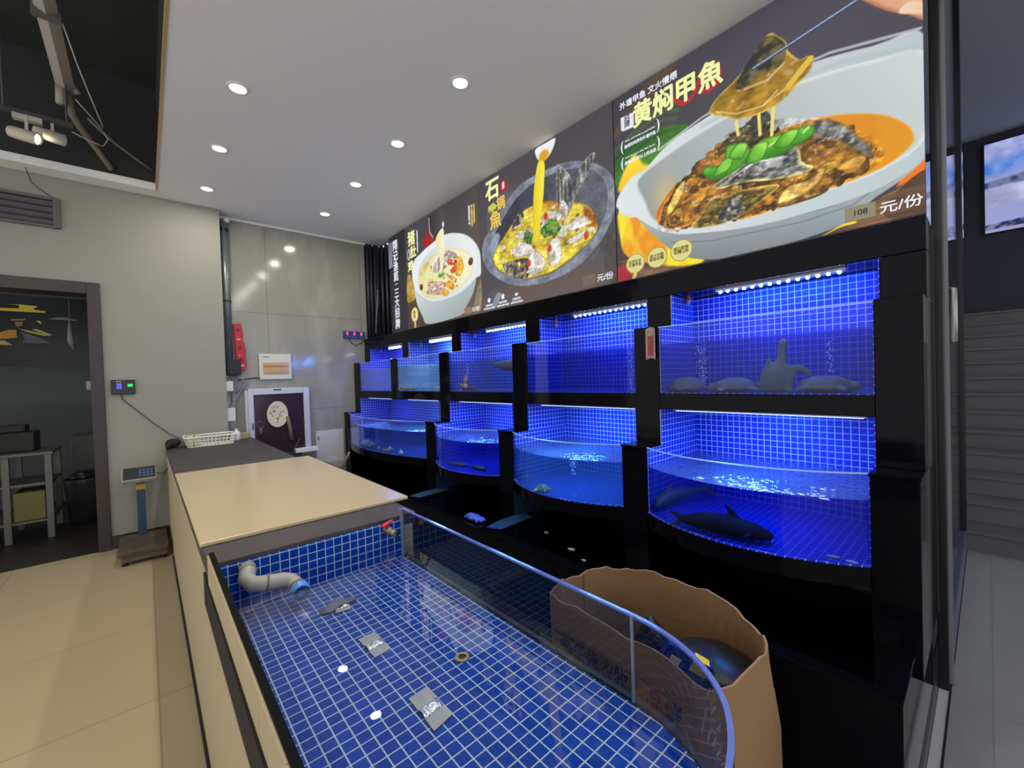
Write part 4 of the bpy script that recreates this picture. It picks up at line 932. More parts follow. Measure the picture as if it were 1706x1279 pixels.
# counter behind the pool
ct = thing('counter', (0.46, 3.3, 0), 'long counter with a dark brown top running from the pool to the white back wall', 'counter')
m = MB(); m.box(0.128, 0.80, 1.5535, 4.915, 0, 0.772); m.box(0.62, 0.80, 4.915, 5.115, 0, 0.772); m.build('body', M_cream, ct)
m = MB(); m.prism([(0.122, 1.553), (0.815, 1.553), (0.815, 5.115), (0.62, 5.115), (0.62, 4.915), (0.122, 4.915)], 0.772, 0.815); m.build('counter_top', M_dkframe, ct, bevel=0.004)
m = MB(); m.box(0.117, 0.128, 1.5535, 1.625, 0.672, 0.772); m.build('corner_post', M_strip, ct)
m = MB(); m.box(0.118, 0.128, 1.56, 4.3, 0, 0.016); m.build('base_bead', M_rubber, ct)
bd = MB(); bd.box(0.118, 0.876, 1.735, 3.27, 0.8155, 0.829)
bd.build('board', pm('cream_board', (188, 170, 134), 0.22, spec=0.45), None, 'glossy cream board lying on the dark counter behind the pool', 'board', bevel=0.003)
# pool fittings
t = thing('drain_pipe', (0.27, 1.46, 0.66), 'grey plastic pipe with two bends ending in a blue strainer, in the pool corner', 'pipe')
m = MB(); m.tube([(0.222, 1.539, 0.778), (0.218, 1.51, 0.776), (0.210, 1.487, 0.766), (0.222, 1.472, 0.752), (0.25, 1.468, 0.744), (0.305, 1.462, 0.738), (0.325, 1.452, 0.732), (0.334, 1.43, 0.722), (0.338, 1.405, 0.714)], 0.0235, 20); m.build('elbow_pipe', M_grey, t, smooth=True)
for p, q in (((0.258, 1.4675, 0.743), (0.264, 1.467, 0.742)), ((0.218, 1.505, 0.776), (0.2185, 1.511, 0.776)), ((0.334, 1.430, 0.7225), (0.335, 1.424, 0.720))):
    m = MB(); m.cyl(p, q, 0.0245, 20); m.build('joint_ring', pm('brown_joint', (118, 98, 66), 0.5), t, smooth=True)
m = MB(); ax = Vector((-0.02, -0.95, -0.16)).normalized(); c0 = Vector((0.338, 1.405, 0.714))
m.lathe([(0.0255, -0.012), (0.0275, -0.010), (0.0275, 0.010), (0.026, 0.016)], c0, ax, 24)
strn = m.build('strainer', M_bluep, t, smooth=False)
e1 = ax.orthogonal().normalized(); e2 = ax.cross(e1); m = MB()
for r, n in ((0.020, 16), (0.0135, 16)):
    for k in range(n):
        a = 2*math.pi*k/n; c1 = c0+ax*0.0163+(e1*math.cos(a)+e2*math.sin(a))*r
        M4 = Matrix.Translation(c1) @ Matrix((ax, e1*math.cos(a)+e2*math.sin(a), ax.cross(e1*math.cos(a)+e2*math.sin(a)))).transposed().to_4x4()
        m.obox(M4, 0.0006, 0.0058, r*0.30)
m.build('strainer_slots', M_rubber, strn)
t = thing('drain_valve', (0.69, 1.51, 0.77), 'brass grey tap with a red lever, high on the pool end wall', 'valve')
m = MB(); m.cyl((0.672, 1.54, 0.786), (0.690, 1.50, 0.773), 0.011, 16); m.lathe([(0.013, 0), (0.015, 0.003), (0.015, 0.010), (0.013, 0.013)], (0.681, 1.522, 0.780), (0.4, -0.9, -0.3)); m.lathe([(0.0125, 0.0), (0.0125, 0.014), (0.0085, 0.014), (0.0085, 0.004)], (0.689, 1.502, 0.774), (0.4, -0.9, -0.3), 16, cap=False); m.build('valve_body', pm('brass_grey', (150, 138, 120), 0.35, 0.5), t, smooth=True)
m = MB(); m.cyl((0.6975, 1.4815, 0.768), (0.698, 1.4805, 0.7678), 0.0085, 14); m.build('bore', M_rubber, t)
m = MB(); m.cyl((0.677, 1.52, 0.786), (0.677, 1.52, 0.805), 0.006, 12); m.tube([(0.652, 1.512, 0.800), (0.668, 1.517, 0.807), (0.685, 1.522, 0.810), (0.702, 1.526, 0.812)], [(0.007, 0.006), (0.010, 0.005), (0.009, 0.005), (0.006, 0.004)], 10); m.build('lever', M_red, t, smooth=True)
# silver tape squares on the pool floor
M_foil = pm('grey_tape', (140, 142, 146), 0.45, 0.3, var=(60, 0.25), rgb2=(158, 160, 162)); M_shine = pm('silver_crease', (220, 220, 224), 0.28, 0.85, bump=(70, 0.6))
for (pts, lb) in (([(0.407, 0.838), (0.452, 0.842), (0.453, 0.736), (0.404, 0.726)], 'square of silver tape on the pool floor, nearest the camera'),
                  ([(0.407, 1.124), (0.455, 1.128), (0.452, 1.027), (0.409, 1.021)], 'square of silver tape on the pool floor, middle of the row of three'),
                  ([(0.418, 1.352), (0.462, 1.340), (0.448, 1.292), (0.408, 1.300)], 'crumpled silver tape on the pool floor, furthest one, under the blue strainer')):
    t = thing('tape_square', ((pts[0][0]+pts[2][0])/2, (pts[0][1]+pts[2][1])/2, 0.656), lb, 'tape', 'silver tape squares on the pool floor')
    q = [Vector((*p, 0)) for p in pts]
    L = lambda a, b, k: a+(b-a)*k
    def strip(k0, k1, z, dz, nn=7):
        mm = MB()
        def fn(u, w):
            k = k0+(k1-k0)*w; p = L(L(q[0], q[3], k), L(q[1], q[2], k), u)
            return (p.x, p.y, z+dz*math.sin(math.pi*w)*(0.6+0.4*math.sin(9*u+k0*5)))
        mm.grid(fn, nn, 6); return mm
    a = strip(0, 0.42, 0.659, 0.001); a.build('tape_sheet', M_foil, t, solid=0.0008)
    a = strip(0.66, 1.0, 0.659, 0.001); a.build('tape_sheet', M_foil, t, solid=0.0008)
    a = strip(0.40, 0.68, 0.6595, 0.007); a.build('shiny_fold', M_shine, t, label='shiny silver fold', solid=0.0008, smooth=True)
m = MB()
R = [Vector((0.372, 1.335, 0.660)), Vector((0.395, 1.325, 0.664)), Vector((0.42, 1.345, 0.667)), Vector((0.452, 1.338, 0.665)), Vector((0.485, 1.345, 0.660))]
m.tube(R, [(0.014, 0.002), (0.020, 0.004), (0.026, 0.005), (0.020, 0.004), (0.010, 0.002)], 12, up=(0, 0, 1)); m.tube([(0.428, 1.345, 0.666), (0.436, 1.366, 0.667), (0.437, 1.385, 0.662)], [(0.014, 0.003), (0.012, 0.003), (0.005, 0.002)], 10, up=(0, 0, 1))
m.build('tape_scrap', pm('dull_violet_tape', (84, 86, 116), 0.55), None, 'dull violet scrap of torn tape beside the furthest silver square', 'tape', smooth=True)
t = thing('floor_drain', (0.57, 0.871, 0.656), 'round brass floor drain with a dark hole in the pool floor', 'drain')
m = MB(); m.lathe([(0.010, 0), (0.019, 0), (0.019, 0.002), (0.017, 0.004), (0.012, 0.005), (0.010, 0.003)], (0.57, 0.871, 0.6565), cap=False); m.build('drain_ring', pm('tarnished_brass', (150, 134, 96), 0.45, 0.4), t, smooth=True)
m = MB(); m.cyl((0.57, 0.871, 0.6562), (0.57, 0.871, 0.6572), 0.0115, 20); m.build('drain_hole', M_rubber, t)

# ------------------------------------------------------------------ cardboard box
M_card = pm('cardboard', (146, 112, 78), 0.8, var=(5, 0.25), rgb2=(132, 100, 68))
RIM = [(1.012, 0.955), (1.035, 1.012), (1.10, 1.026), (1.18, 1.03), (1.293, 0.994), (1.369, 0.924), (1.407, 0.79), (1.414, 0.64), (1.340, 0.495), (1.268, 0.42), (1.215, 0.398), (1.125, 0.404), (0.988, 0.449), (1.006, 0.60), (1.012, 0.785)]
BOT = [(1.02, 0.95), (1.03, 1.0), (1.10, 1.03), (1.20, 1.03), (1.33, 1.0), (1.40, 0.92), (1.44, 0.79), (1.452, 0.64), (1.452, 0.48), (1.40, 0.42), (1.29, 0.40), (1.12, 0.402), (0.985, 0.43), (0.99, 0.60), (1.0, 0.78)]
bx = thing('cardboard_box', (1.2, 0.72, 0), 'tall open brown cardboard box bulging beside the rounded end of the pool', 'box')
def ring(k, z, wob=0.0):
    out = []
    n = len(RIM)*4; A_ = smooth_poly(RIM, 4); B_ = smooth_poly(BOT, 4)
    for i in range(n):
        p = A_[i]*k+B_[i]*(1-k); zz = z
        if z > 0.59: zz = z+0.006*math.sin(i*0.9)+0.004*math.sin(i*2.3)-(0.012 if 44 <= i <= 50 else 0)
        out.append((p[0], p[1], zz))
    return out
m = MB(); m.loft([ring(0.0, 0.0), ring(0.10, 0.15), ring(0.15, 0.30), ring(0.55, 0.44), ring(0.62, 0.455), ring(0.9, 0.55), ring(1.0, 0.602)], cap=False)
m.build('walls', M_card, bx, solid=0.006, smooth=False)
m = MB(); m.prism([(a, b) for a, b in smooth_poly(BOT, 2)], 0.003, 0.008); m.build('floor_flap', M_card, bx)
for pth in ([(1.22, 1.0135, 0.602), (1.222, 1.013, 0.45), (1.22, 1.014, 0.3)],):
    m = MB(); m.tube(pth, 0.0025, 6); m.build('crease', pm('card_crease', (134, 100, 66), 0.8), bx)
M_ink = pm('purple_ink', (62, 36, 78), 0.8, spec=0.1)
def sidep(u, z):   # point on the left face (towards the pool): u runs 0..1 from far to near
    y = 0.92-u*0.44; k = 0.9
    return (0.9935+0.003*math.sin(3*u), y, z)
text('乐佛农牧', 0.062, M_ink, 'lettering', bx, facing((-1, 0, 0.05), (0.990, 0.775, 0.475), (0, 0, 1)), bold=0.02, width=0.20)
text('品鲜', 0.055, M_ink, 'lettering', bx, facing((-1, 0.03, 0.05), (0.984, 0.565, 0.475), (0, 0, 1)), bold=0.02, width=0.10)
m = MB(); m.lathe([(0.020, 0), (0.026, 0), (0.026, 0.001), (0.020, 0.001)], (0.989, 0.905, 0.478), (1, 0, 0), 24); m.build('stamp_ring', M_ink, bx)
# what is in the box
m = MB()
def bagf(u, w):
    a = 2*math.pi*u; cx, cy = 1.21, 0.70; rr = w
    x = cx+rr*0.17*math.cos(a); y = cy+rr*0.27*math.sin(a)
    z = 0.40-0.10*rr**2+0.05*mnoise.noise(Vector((x*9, y*9, 1)))+0.03*abs(mnoise.noise(Vector((x*22, y*22, 4))))+(0.14*math.exp(-((x-1.24)**2+(y-0.74)**2)/0.006))
    return (x, y, z)
m.grid(bagf, 48, 20); m.build('plastic_bag', pm('black_bag', (20, 20, 23), 0.28, bump=(30, 0.5)), None, 'crumpled black plastic bag lying inside the cardboard box', 'bag', smooth=True)
m = MB(); m.ball((1.285, 0.555, 0.46), 0.105, 0.125, 0.03, 28, 16, jit=0.25, sc=9); m.build('rubbish_bag', pm('dark_grey_bag', (26, 28, 31), 0.4, spec=0.3, bump=(14, 0.25)), None, 'taut dark grey bag in the near corner of the cardboard box', 'bag', smooth=True)
t = thing('carton', (1.16, 0.60, 0.40), 'small blue carton with yellow label sticking out of the black bag', 'carton')
Mx = Matrix.Translation((1.165, 0.605, 0.475)) @ Matrix.Rotation(math.radians(28), 4, 'Z') @ Matrix.Rotation(math.radians(24), 4, 'X')
m = MB(); m.obox(Mx, 0.03, 0.13, 0.11); m.build('carton_body', pm('deep_blue_card', (22, 36, 150), 0.35), t, bevel=0.001)
m = MB(); m.obox(Mx @ Matrix.Translation((-0.0155, -0.035, 0.030)), 0.001, 0.045, 0.03); m.obox(Mx @ Matrix.Translation((0.0, -0.035, 0.0555)), 0.03, 0.04, 0.001); m.build('yellow_label', pm('yellow_card', (236, 204, 40), 0.4), t, label='yellow label')
m = MB(); m.obox(Mx @ Matrix.Translation((-0.0155, 0.03, 0.015)), 0.001, 0.028, 0.028); m.build('white_label', M_white, t, label='white label')

# blue glove on the kerb
m = MB(); gc = Vector((1.545, 2.17, 0.462))
for (dx, dy, dz, rx, ry, rz) in ((0, 0.03, 0.004, 0.03, 0.035, 0.022), (0.0, -0.01, 0.0, 0.035, 0.04, 0.017), (0.01, -0.045, 0, 0.028, 0.03, 0.014), (-0.012, 0.02, 0.014, 0.02, 0.02, 0.016)):
    m.ball(gc+Vector((dx, dy, dz)), rx, ry, rz, 18, 12, jit=0.4, sc=38)
for (a, b) in (((0.0, -0.04), (-0.01, -0.095)), ((0.015, -0.04), (0.022, -0.09)), ((-0.015, -0.03), (-0.035, -0.075)), ((0.0, 0.05), (-0.03, 0.07)), ((0.02, 0.02), (0.05, 0.0))):
    p0 = gc+Vector((a[0], a[1], 0)); p1 = gc+Vector((b[0], b[1], -0.004)); m.tube([p0, (p0+p1)/2+Vector((0.004, 0, 0.008)), p1], [0.011, 0.010, 0.006], 10)
m.build('glove', pm('blue_nitrile', (72, 92, 205), 0.45, bump=(60, 0.6)), None, 'crumpled blue rubber glove on the black kerb below the narrow lower tank', 'glove', smooth=True, remesh=0.004)
m = MB(); m.cyl((1.42, 3.97, 0.69), (1.44, 4.42, 0.36), 0.010, 12); m.cyl((1.44, 4.42, 0.36), (1.455, 4.85, 0.012), 0.010, 12); m.build('stick', pm('pale_wood', (150, 132, 112), 0.6), None, 'pale wooden stick leaning beside the wide lower tank', 'stick', smooth=True)

# ------------------------------------------------------------------ downlights
def downlight(x, y, label, pw=4.6):
    t = thing('downlight', (x, y, ZC-0.012), label, 'ceiling light', 'recessed ceiling lights')
    m = MB(); m.lathe([(0.043, 0.011), (0.058, 0.011), (0.056, 0.004), (0.045, 0.001), (0.041, 0.006)], (x, y, ZC-0.012), (0, 0, 1), 28, cap=False); m.build('trim_ring', M_white, t, smooth=True)
    m = MB(); m.cyl((x, y, ZC-0.006), (x, y, ZC-0.001), 0.044, 28); m.build('lens', M_lamp, t)
    arealight('downlight_beam', (x, y, ZC-0.0125), (0, 0, -1), 0.09, 0.09, pw, (1.0, 0.95, 0.86), t, 'DISK')
    return t
names = {(0.463, 2.841): 'round recessed ceiling light beside the dark hatch, nearest of three', (0.463, 3.646): 'round recessed ceiling light beside the dark hatch, middle of three', (0.463, 4.452): 'round recessed ceiling light above the white wall corner, furthest in the hatch row',
         (1.435, 2.006): 'round recessed ceiling light in front of the posters, largest and nearest of four', (1.435, 2.806): 'round recessed ceiling light in front of the posters, second of four', (1.435, 3.608): 'round recessed ceiling light in front of the posters, third of four', (1.435, 4.428): 'round recessed ceiling light in front of the left poster, furthest of four'}
for (x, y), l in names.items(): downlight(x, y, l, 4.6 if x < 1 else 2.8)
for x, y in ((0.463, 2.03), (0.463, 1.2), (0.463, 0.4), (1.435, 1.2), (1.435, 0.4), (0.463, -0.5), (1.435, -0.5)):
    downlight(x, y, 'round recessed ceiling light above or behind the camera, outside the photo')

# ------------------------------------------------------------------ open hatch: duct, track spots, pipe, wires
m = MB(); m.tube([(-0.345, 1.9, 3.62), (-0.36, 3.30, 3.62), (-0.365, 4.55, 3.60)], [(0.05, 0.03)]*3, 4, up=(0, 0, 1)); m.build('duct', pm('grey_duct', (168, 164, 158), 0.7), None, 'flat grey trunking running across the dark ceiling hatch', 'duct')
m = MB(); m.box(-0.425, -0.30, 3.66, 3.69, 3.565, 3.66); m.build('duct_clip', pm('clip_dark', (96, 94, 90), 0.6), None, 'thin clip band around the grey trunking in the hatch', 'clip')
tk = thing('spot_track', (-0.48, 4.42, 3.28), 'dark lighting track hung in the ceiling hatch above the spotlights', 'track')
m = MB(); m.box(-0.70, -0.33, 4.40, 4.435, 3.28, 3.31); m.build('rail', pm('dark_rail', (70, 68, 66), 0.5), tk)
m = MB(); m.box(-0.62, -0.48, 4.395, 4.44, 3.245, 3.28); m.build('adapter', pm('pale_adapter', (190, 186, 176), 0.5), tk)
for x in (-0.66, -0.36):
    m = MB(); m.cyl((x, 4.417, 3.31), (x, 4.417, 3.95), 0.006, 8); m.build('hanger', M_steel, tk)
M_spot = pm('cream_spot', (196, 190, 174), 0.5)
def spot(p, d, label, lit):
    t = thing('spotlight', p, label, 'spotlight'); p = Vector(p); d = Vector(d).normalized()
    m = MB(); m.lathe([(0.020, -0.10), (0.036, -0.092), (0.040, -0.05), (0.040, 0.06), (0.036, 0.065), (0.032, 0.05)], p, d, 22); m.build('housing', M_spot, t, smooth=True)
    m = MB(); m.lathe([(0.0, 0.051), (0.032, 0.052), (0.032, 0.054), (0.0, 0.056)], p, d, 20); m.build('lens', emat('warm_lamp', (255, 236, 190), 16.0) if lit else M_rubber, t)
    m = MB(); m.box(p.x-0.008, p.x+0.008, p.y-0.008, p.y+0.008, p.z+0.03, 3.28); m.build('bracket', M_spot, t)
    if lit: arealight('spotlight_beam', p+d*0.066, d, 0.06, 0.06, 0.4, (1.0, 0.80, 0.5), t, 'DISK')
for y_ in (1.2, 2.6):  # added unseen spotlights that even out the light on the left floor
    t = thing('hatch_fill_spotlight', (-1.1, y_, 3.3), 'unseen spotlight added in the ceiling hatch to fill the left floor with light', 'spotlight', 'added fill spotlights')
    m = MB(); m.lathe([(0.05, 0.12), (0.07, 0.10), (0.075, 0.0), (0.066, 0.0), (0.06, 0.02)], (-1.1, y_, 3.3), (0, 0, 1), 22, cap=False); m.cyl((-1.1, y_, 3.42), (-1.1, y_, 3.95), 0.01, 8); m.build('housing', M_spot, t, smooth=True)
    m = MB(); m.cyl((-1.1, y_, 3.315), (-1.1, y_, 3.32), 0.06, 22); m.build('lens', M_lamp, t)
    arealight('hatch_fill_beam', (-1.1, y_, 3.298), (0.2, 0, -1), 0.14, 0.14, 9.0, (1.0, 0.88, 0.68), t, 'DISK')
spot((-0.555, 4.40, 3.135), (0.88, -0.40, -0.25), 'lit cream spotlight on the track in the ceiling hatch', True)
spot((-0.435, 4.43, 3.185), (0.9, 0.3, 0.02), 'unlit cream spotlight at the right end of the hatch track', False)
t = thing('air_pipe', (-0.3, 4.5, 3.5), 'grey pipe bracket and bent hose hanging from the trunking end in the hatch', 'pipe')
m = MB(); m.tube([(-0.35, 4.50, 3.55), (-0.34, 4.55, 3.44), (-0.30, 4.62, 3.38), (-0.22, 4.70, 3.28), (-0.14, 4.745, 3.16)], [0.026, 0.026, 0.024, 0.022, 0.02], 14); m.build('hose', pm('dusty_hose', (126, 116, 100), 0.6), t, smooth=True)
m = MB(); m.tube([(-0.39, 4.48, 3.60), (-0.39, 4.47, 3.46)], 0.028, 14); m.tube([(-0.40, 4.5, 3.60), (-0.33, 4.5, 3.64), (-0.30, 4.5, 3.58)], (0.022), 10); m.build('hose_clamp', pm('pale_clamp', (170, 164, 152), 0.5), t, smooth=True)
m = MB(); m.tube([(-0.255, 4.50, 3.42), (-0.12, 4.62, 3.34), (0.02, 4.69, 3.27), (0.13, 4.735, 3.22)], 0.012, 10); m.build('conduit', pm('dusty_conduit', (110, 106, 98), 0.6), None, 'thin dusty conduit sloping to the corner of the hatch', 'conduit', smooth=True)
m = MB(); m.tube([(-0.30, 3.72, 3.60), (-0.265, 3.95, 3.52), (-0.225, 4.2, 3.46), (-0.17, 4.45, 3.36)], 0.004, 6); m.tube([(-0.31, 4.42, 3.5), (-0.26, 4.48, 3.46), (-0.19, 4.55, 3.40), (-0.15, 4.58, 3.33), (-0.18, 4.56, 3.26), (-0.25, 4.5, 3.25), (-0.34, 4.46, 3.27)], 0.004, 6); m.build('loose_wire', pm('pale_wire', (206, 200, 188), 0.5), None, 'pale loose wires dangling from the trunking in the hatch', 'wire', smooth=True)
# vent
t = thing('vent_grille', (-0.62, 4.91, 2.65), 'dark slatted air vent high on the white wall above the doorway', 'vent')
m = MB(); m.box(-0.90, -0.462, 4.895, 4.918, 2.655, 2.672); m.box(-0.90, -0.462, 4.895, 4.918, 2.872, 2.895); m.box(-0.50, -0.462, 4.893, 4.918, 2.655, 2.895); m.build('vent_frame', pm('dusty_frame', (92, 86, 84), 0.6), t)
m = MB(); m.box(-0.90, -0.50, 4.912, 4.918, 2.672, 2.872); m.build('backing', M_rubber, t)
for k in range(4):
    m = MB(); m.obox(Matrix.Translation((-0.70, 4.903, 2.695+0.05*k)) @ Matrix.Rotation(0.6, 4, 'X'), 0.40, 0.004, 0.034); m.build('louvre', pm('vent_louvre', (84, 82, 92), 0.5), t)
m = MB(); m.tube([(-0.63, 4.745, 3.10), (-0.625, 4.90, 3.05), (-0.61, 4.914, 2.99), (-0.57, 4.914, 2.95), (-0.50, 4.914, 2.90)], 0.0025, 6); m.build('vent_wire', M_rubber, None, 'thin dark wire drooping from the hatch edge to the vent', 'wire')

# ------------------------------------------------------------------ left wall things
t = thing('wall_controller', (-0.14, 4.905, 1.31), 'small black digital controller with blue and green readouts on the white wall', 'controller')
m = MB(); m.box(-0.216, -0.063, 4.892, 4.919, 1.312, 1.434); cs = m.build('case', pm('black_case', (22, 22, 24), 0.35), t, bevel=0.004)
text('88\n88', 0.034, emat('digit_blue', (90, 90, 255), 2.2), 'blue_digits', cs, facing((0, -1, 0), (-0.165, 4.891, 1.38)), line=0.75)
text('88', 0.034, emat('digit_green', (40, 235, 110), 2.2), 'green_digits', cs, facing((0, -1, 0), (-0.095, 4.891, 1.385)), bold=0.012)
text('25 30', 0.014, emat('digit_red', (220, 160, 170), 1.2), 'red_digits', cs, facing((0, -1, 0), (-0.168, 4.891, 1.421)))
m = MB(); m.tube([(-0.155, 4.91, 1.315), (-0.15, 4.91, 1.27), (-0.09, 4.91, 1.20), (-0.02, 4.91, 1.12), (0.06, 4.91, 1.03), (0.16, 4.90, 0.93), (0.22, 4.87, 0.89)], 0.0035, 6); m.build('cable', M_rubber, t, smooth=True)
sc = thing('platform_scale', (-0.05, 4.55, 0), 'electronic platform scale with a dark blue post and tilted display, beside the doorway', 'scale')
m = MB(); m.box(-0.20, 0.10, 4.33, 4.84, 0.075, 0.115); m.build('platform', pm('worn_platform', (60, 52, 46), 0.5, var=(8, 0.2), rgb2=(92, 80, 62)), sc, bevel=0.006)
m = MB(); m.box(-0.18, 0.09, 4.35, 4.82, 0.03, 0.075); m.build('plinth', pm('scale_base', (92, 84, 70), 0.6), sc)
for x in (-0.16, 0.07):
    for y in (4.38, 4.78):
        m = MB(); m.cyl((x, y, 0), (x, y, 0.03), 0.02, 12); m.build('foot', M_rubber, sc)
m = MB(); m.box(-0.085, -0.03, 4.76, 4.81, 0.115, 0.60); m.build('post', pm('navy_post', (34, 58, 92), 0.4), sc, bevel=0.004)
m = MB(); m.box(-0.088, -0.027, 4.757, 4.813, 0.50, 0.545); m.build('yellow_band', pm('yellow_band', (176, 140, 40), 0.4), sc, label='yellow band')
Mh = Matrix.Translation((-0.06, 4.76, 0.625)) @ Matrix.Rotation(math.radians(38), 4, 'X')
m = MB(); m.obox(Mh, 0.225, 0.15, 0.045); hd = m.build('display_head', pm('grey_head', (150, 150, 152), 0.4), sc, bevel=0.008)
m = MB(); m.obox(Mh @ Matrix.Translation((0, 0, 0.0235)), 0.205, 0.13, 0.003); m.build('face_plate', pm('dark_face', (44, 48, 58), 0.3), hd)
m = MB()
for i in range(4):
    for j in range(3): m.obox(Mh @ Matrix.Translation((0.005+0.024*i, -0.035+0.03*j, 0.0255)), 0.016, 0.018, 0.003)
m.build('keys', pm('blue_keys', (70, 92, 140), 0.4), hd)
m = MB(); m.tube([(0.05, 4.78, 0.62), (0.10, 4.80, 0.60), (0.145, 4.85, 0.66), (0.16, 4.87, 0.80), (0.165, 4.87, 0.83)], 0.004, 6); m.build('lead', M_rubber, sc, smooth=True)
# things on the dark counter
t = thing('plastic_basket', (0.42, 4.74, 0.815), 'white slatted plastic basket on the far end of the dark counter', 'basket')
m = MB(); bk = [(0.27, 4.66), (0.60, 4.66), (0.60, 4.86), (0.27, 4.86)]; bkt = [(0.245, 4.635), (0.625, 4.635), (0.625, 4.885), (0.245, 4.885)]
def bside(a, b, at_, bt):
    for k in range(13):
        u = k/12; p = Vector((*a, 0.816)).lerp(Vector((*b, 0.816)), u); q_ = Vector((*at_, 0.905)).lerp(Vector((*bt, 0.905)), u); m.tube([p, q_], 0.004, 4)
    for w in (0.0, 0.33, 0.66, 1.0):
        p = Vector((*a, 0.82)).lerp(Vector((*at_, 0.905)), w); q_ = Vector((*b, 0.82)).lerp(Vector((*bt, 0.905)), w); m.tube([p, q_], 0.004 if w < 1 else 0.008, 6)
for i in range(4): bside(bk[i], bk[(i+1) % 4], bkt[i], bkt[(i+1) % 4])
m.box(0.272, 0.598, 4.662, 4.858, 0.8155, 0.82); m.build('basket_shell', pm('white_basket', (224, 222, 212), 0.45), t)
for i in range(2):
    for j in range(2):
        m = MB(); m.box(0.262+0.055*i, 0.308+0.055*i, 4.69, 4.80, 0.822+0.052*j, 0.868+0.052*j)
        m.build('small_box', pm('cream_block', (196, 188, 150), 0.5), None, 'small cream block in the white basket, %s %s' % ('upper' if j else 'lower', 'right one' if i else 'left one'), 'block', 'cream blocks in the white basket', bevel=0.004)
m = MB(); m.ball((0.17, 4.82, 0.853), 0.055, 0.05, 0.045, 20, 12, jit=0.3, sc=16); m.tube([(0.16, 4.78, 0.86), (0.13, 4.74, 0.85), (0.128, 4.71, 0.832)], [0.03, 0.02, 0.010], 10); m.build('black_cloth', pm('black_cloth', (26, 26, 28), 0.8), None, 'black cloth bundle beside the white basket on the counter', 'cloth', smooth=True, remesh=0.006)
m = MB(); m.box(0.66, 0.78, 4.98, 5.06, 0.816, 0.875); m.build('wooden_block', pm('khaki_block', (168, 156, 106), 0.5), None, 'khaki block on the counter in front of the framed dark window', 'block', bevel=0.004)
t = thing('bottle', (0.665, 4.90, 0.815), 'small white bottle with a cap behind the basket', 'bottle')
m = MB(); m.lathe([(0.028, 0), (0.030, 0.01), (0.030, 0.075), (0.020, 0.09), (0.012, 0.094)], (0.665, 4.90, 0.8155), (0, 0, 1), 20); m.build('bottle_body', M_white, t, smooth=True)
m = MB(); m.cyl((0.665, 4.90, 0.909), (0.665, 4.90, 0.93), 0.014, 14); m.build('cap', M_white, t)
# recess with pipe, boxes and cables
t = thing('vertical_pipe', (0.645, 5.06, 1.62), 'grey galvanised pipe rising to the ceiling beside the white wall corner', 'pipe')
m = MB(); m.cyl((0.650, 5.066, 1.62), (0.650, 5.066, 3.0), 0.038, 22); m.build('pipe_tube', pm('galvanised', (128, 138, 138), 0.35, 0.5, var=(8, 0.25), rgb2=(104, 114, 114)), t, smooth=True)
m = MB(); m.cyl((0.650, 5.066, 2.90), (0.650, 5.066, 2.94), 0.0395, 22); m.cyl((0.65, 5.066, 2.2), (0.65, 5.066, 2.215), 0.041, 22); m.build('collar', M_rubber, t)
m = MB(); m.ball((0.675, 5.04, 3.02), 0.028, 0.028, 0.028, 14, 10); m.build('foam_plug', M_white, t, smooth=True)
for k, (x0, z0, w_) in enumerate(((0.700, 1.77, 0.080), (0.705, 1.60, 0.095), (0.715, 1.50, 0.085))):
    t = thing('red_pouch', (x0+w_/2, 5.09, z0), 'red pouch hanging beside the grey pipe, %s of three' % ('topmost', 'middle', 'lowest')[k], 'pouch', 'red pouches by the grey pipe')
    h_ = (0.225, 0.20, 0.17)[k]
    m = MB(); m.prism([(x0+0.006, z0), (x0+w_-0.008, z0+0.008), (x0+w_, z0+h_*0.55), (x0+w_-0.012, z0+h_), (x0, z0+h_-0.01)], 5.075, 5.112, 'y') if False else m.loft([[(x0+0.006, y, z0), (x0+w_-0.008, y, z0+0.008), (x0+w_, y, z0+h_*0.55), (x0+w_-0.012, y, z0+h_), (x0, y, z0+h_-0.01)] for y in (5.078-0.012*k, 5.118-0.013*k)])
    m.build('pouch_body', pm('crimson_card', (176, 24, 44), 0.5), t, bevel=0.003)
    text('福', 0.035, pm('dark_red_ink', (96, 10, 20), 0.6), 'emblem', t, facing((0, -1, 0), (x0+w_*0.45, 5.077-0.012*k, z0+h_*0.68)))
    m = MB(); m.box(x0+0.025, x0+w_-0.022, 5.0765-0.012*k, 5.0775-0.012*k, z0+0.05, z0+0.068); m.build('label', pm('pink_label', (226, 150, 150), 0.5), t)
m = MB(); m.box(0.622, 0.745, 5.03, 5.115, 1.46, 1.625); m.build('router', M_rubber, None, 'black box on the wall below the grey pipe', 'box', bevel=0.006)
m = MB()
for k in range(9):
    a = random.uniform(0, 6.28); m.tube([(0.66+0.02*math.sin(k), 5.06+0.004*k, 1.50), (0.70+0.05*math.sin(a), 5.07, 1.44), (0.72+0.08*math.sin(a+1), 5.08, 1.38+0.02*(k % 3)), (0.68+0.02*math.sin(a), 5.07, 1.30-0.02*k), (0.66+0.01*math.cos(k), 5.07, 1.15), (0.665, 5.075, 1.0)], 0.0035, 6)
for k in range(3):
    m.tube([(0.75+0.055*math.cos(2*math.pi*i/16), 5.085, 1.37-0.008*k+(0.035+0.006*k)*math.sin(2*math.pi*i/16)) for i in range(17)], 0.003, 6)
m.build('cable_bundle', pm('pale_cables', (150, 150, 160), 0.5), None, 'tangle of pale cables hanging below the black box', 'cables', smooth=True)
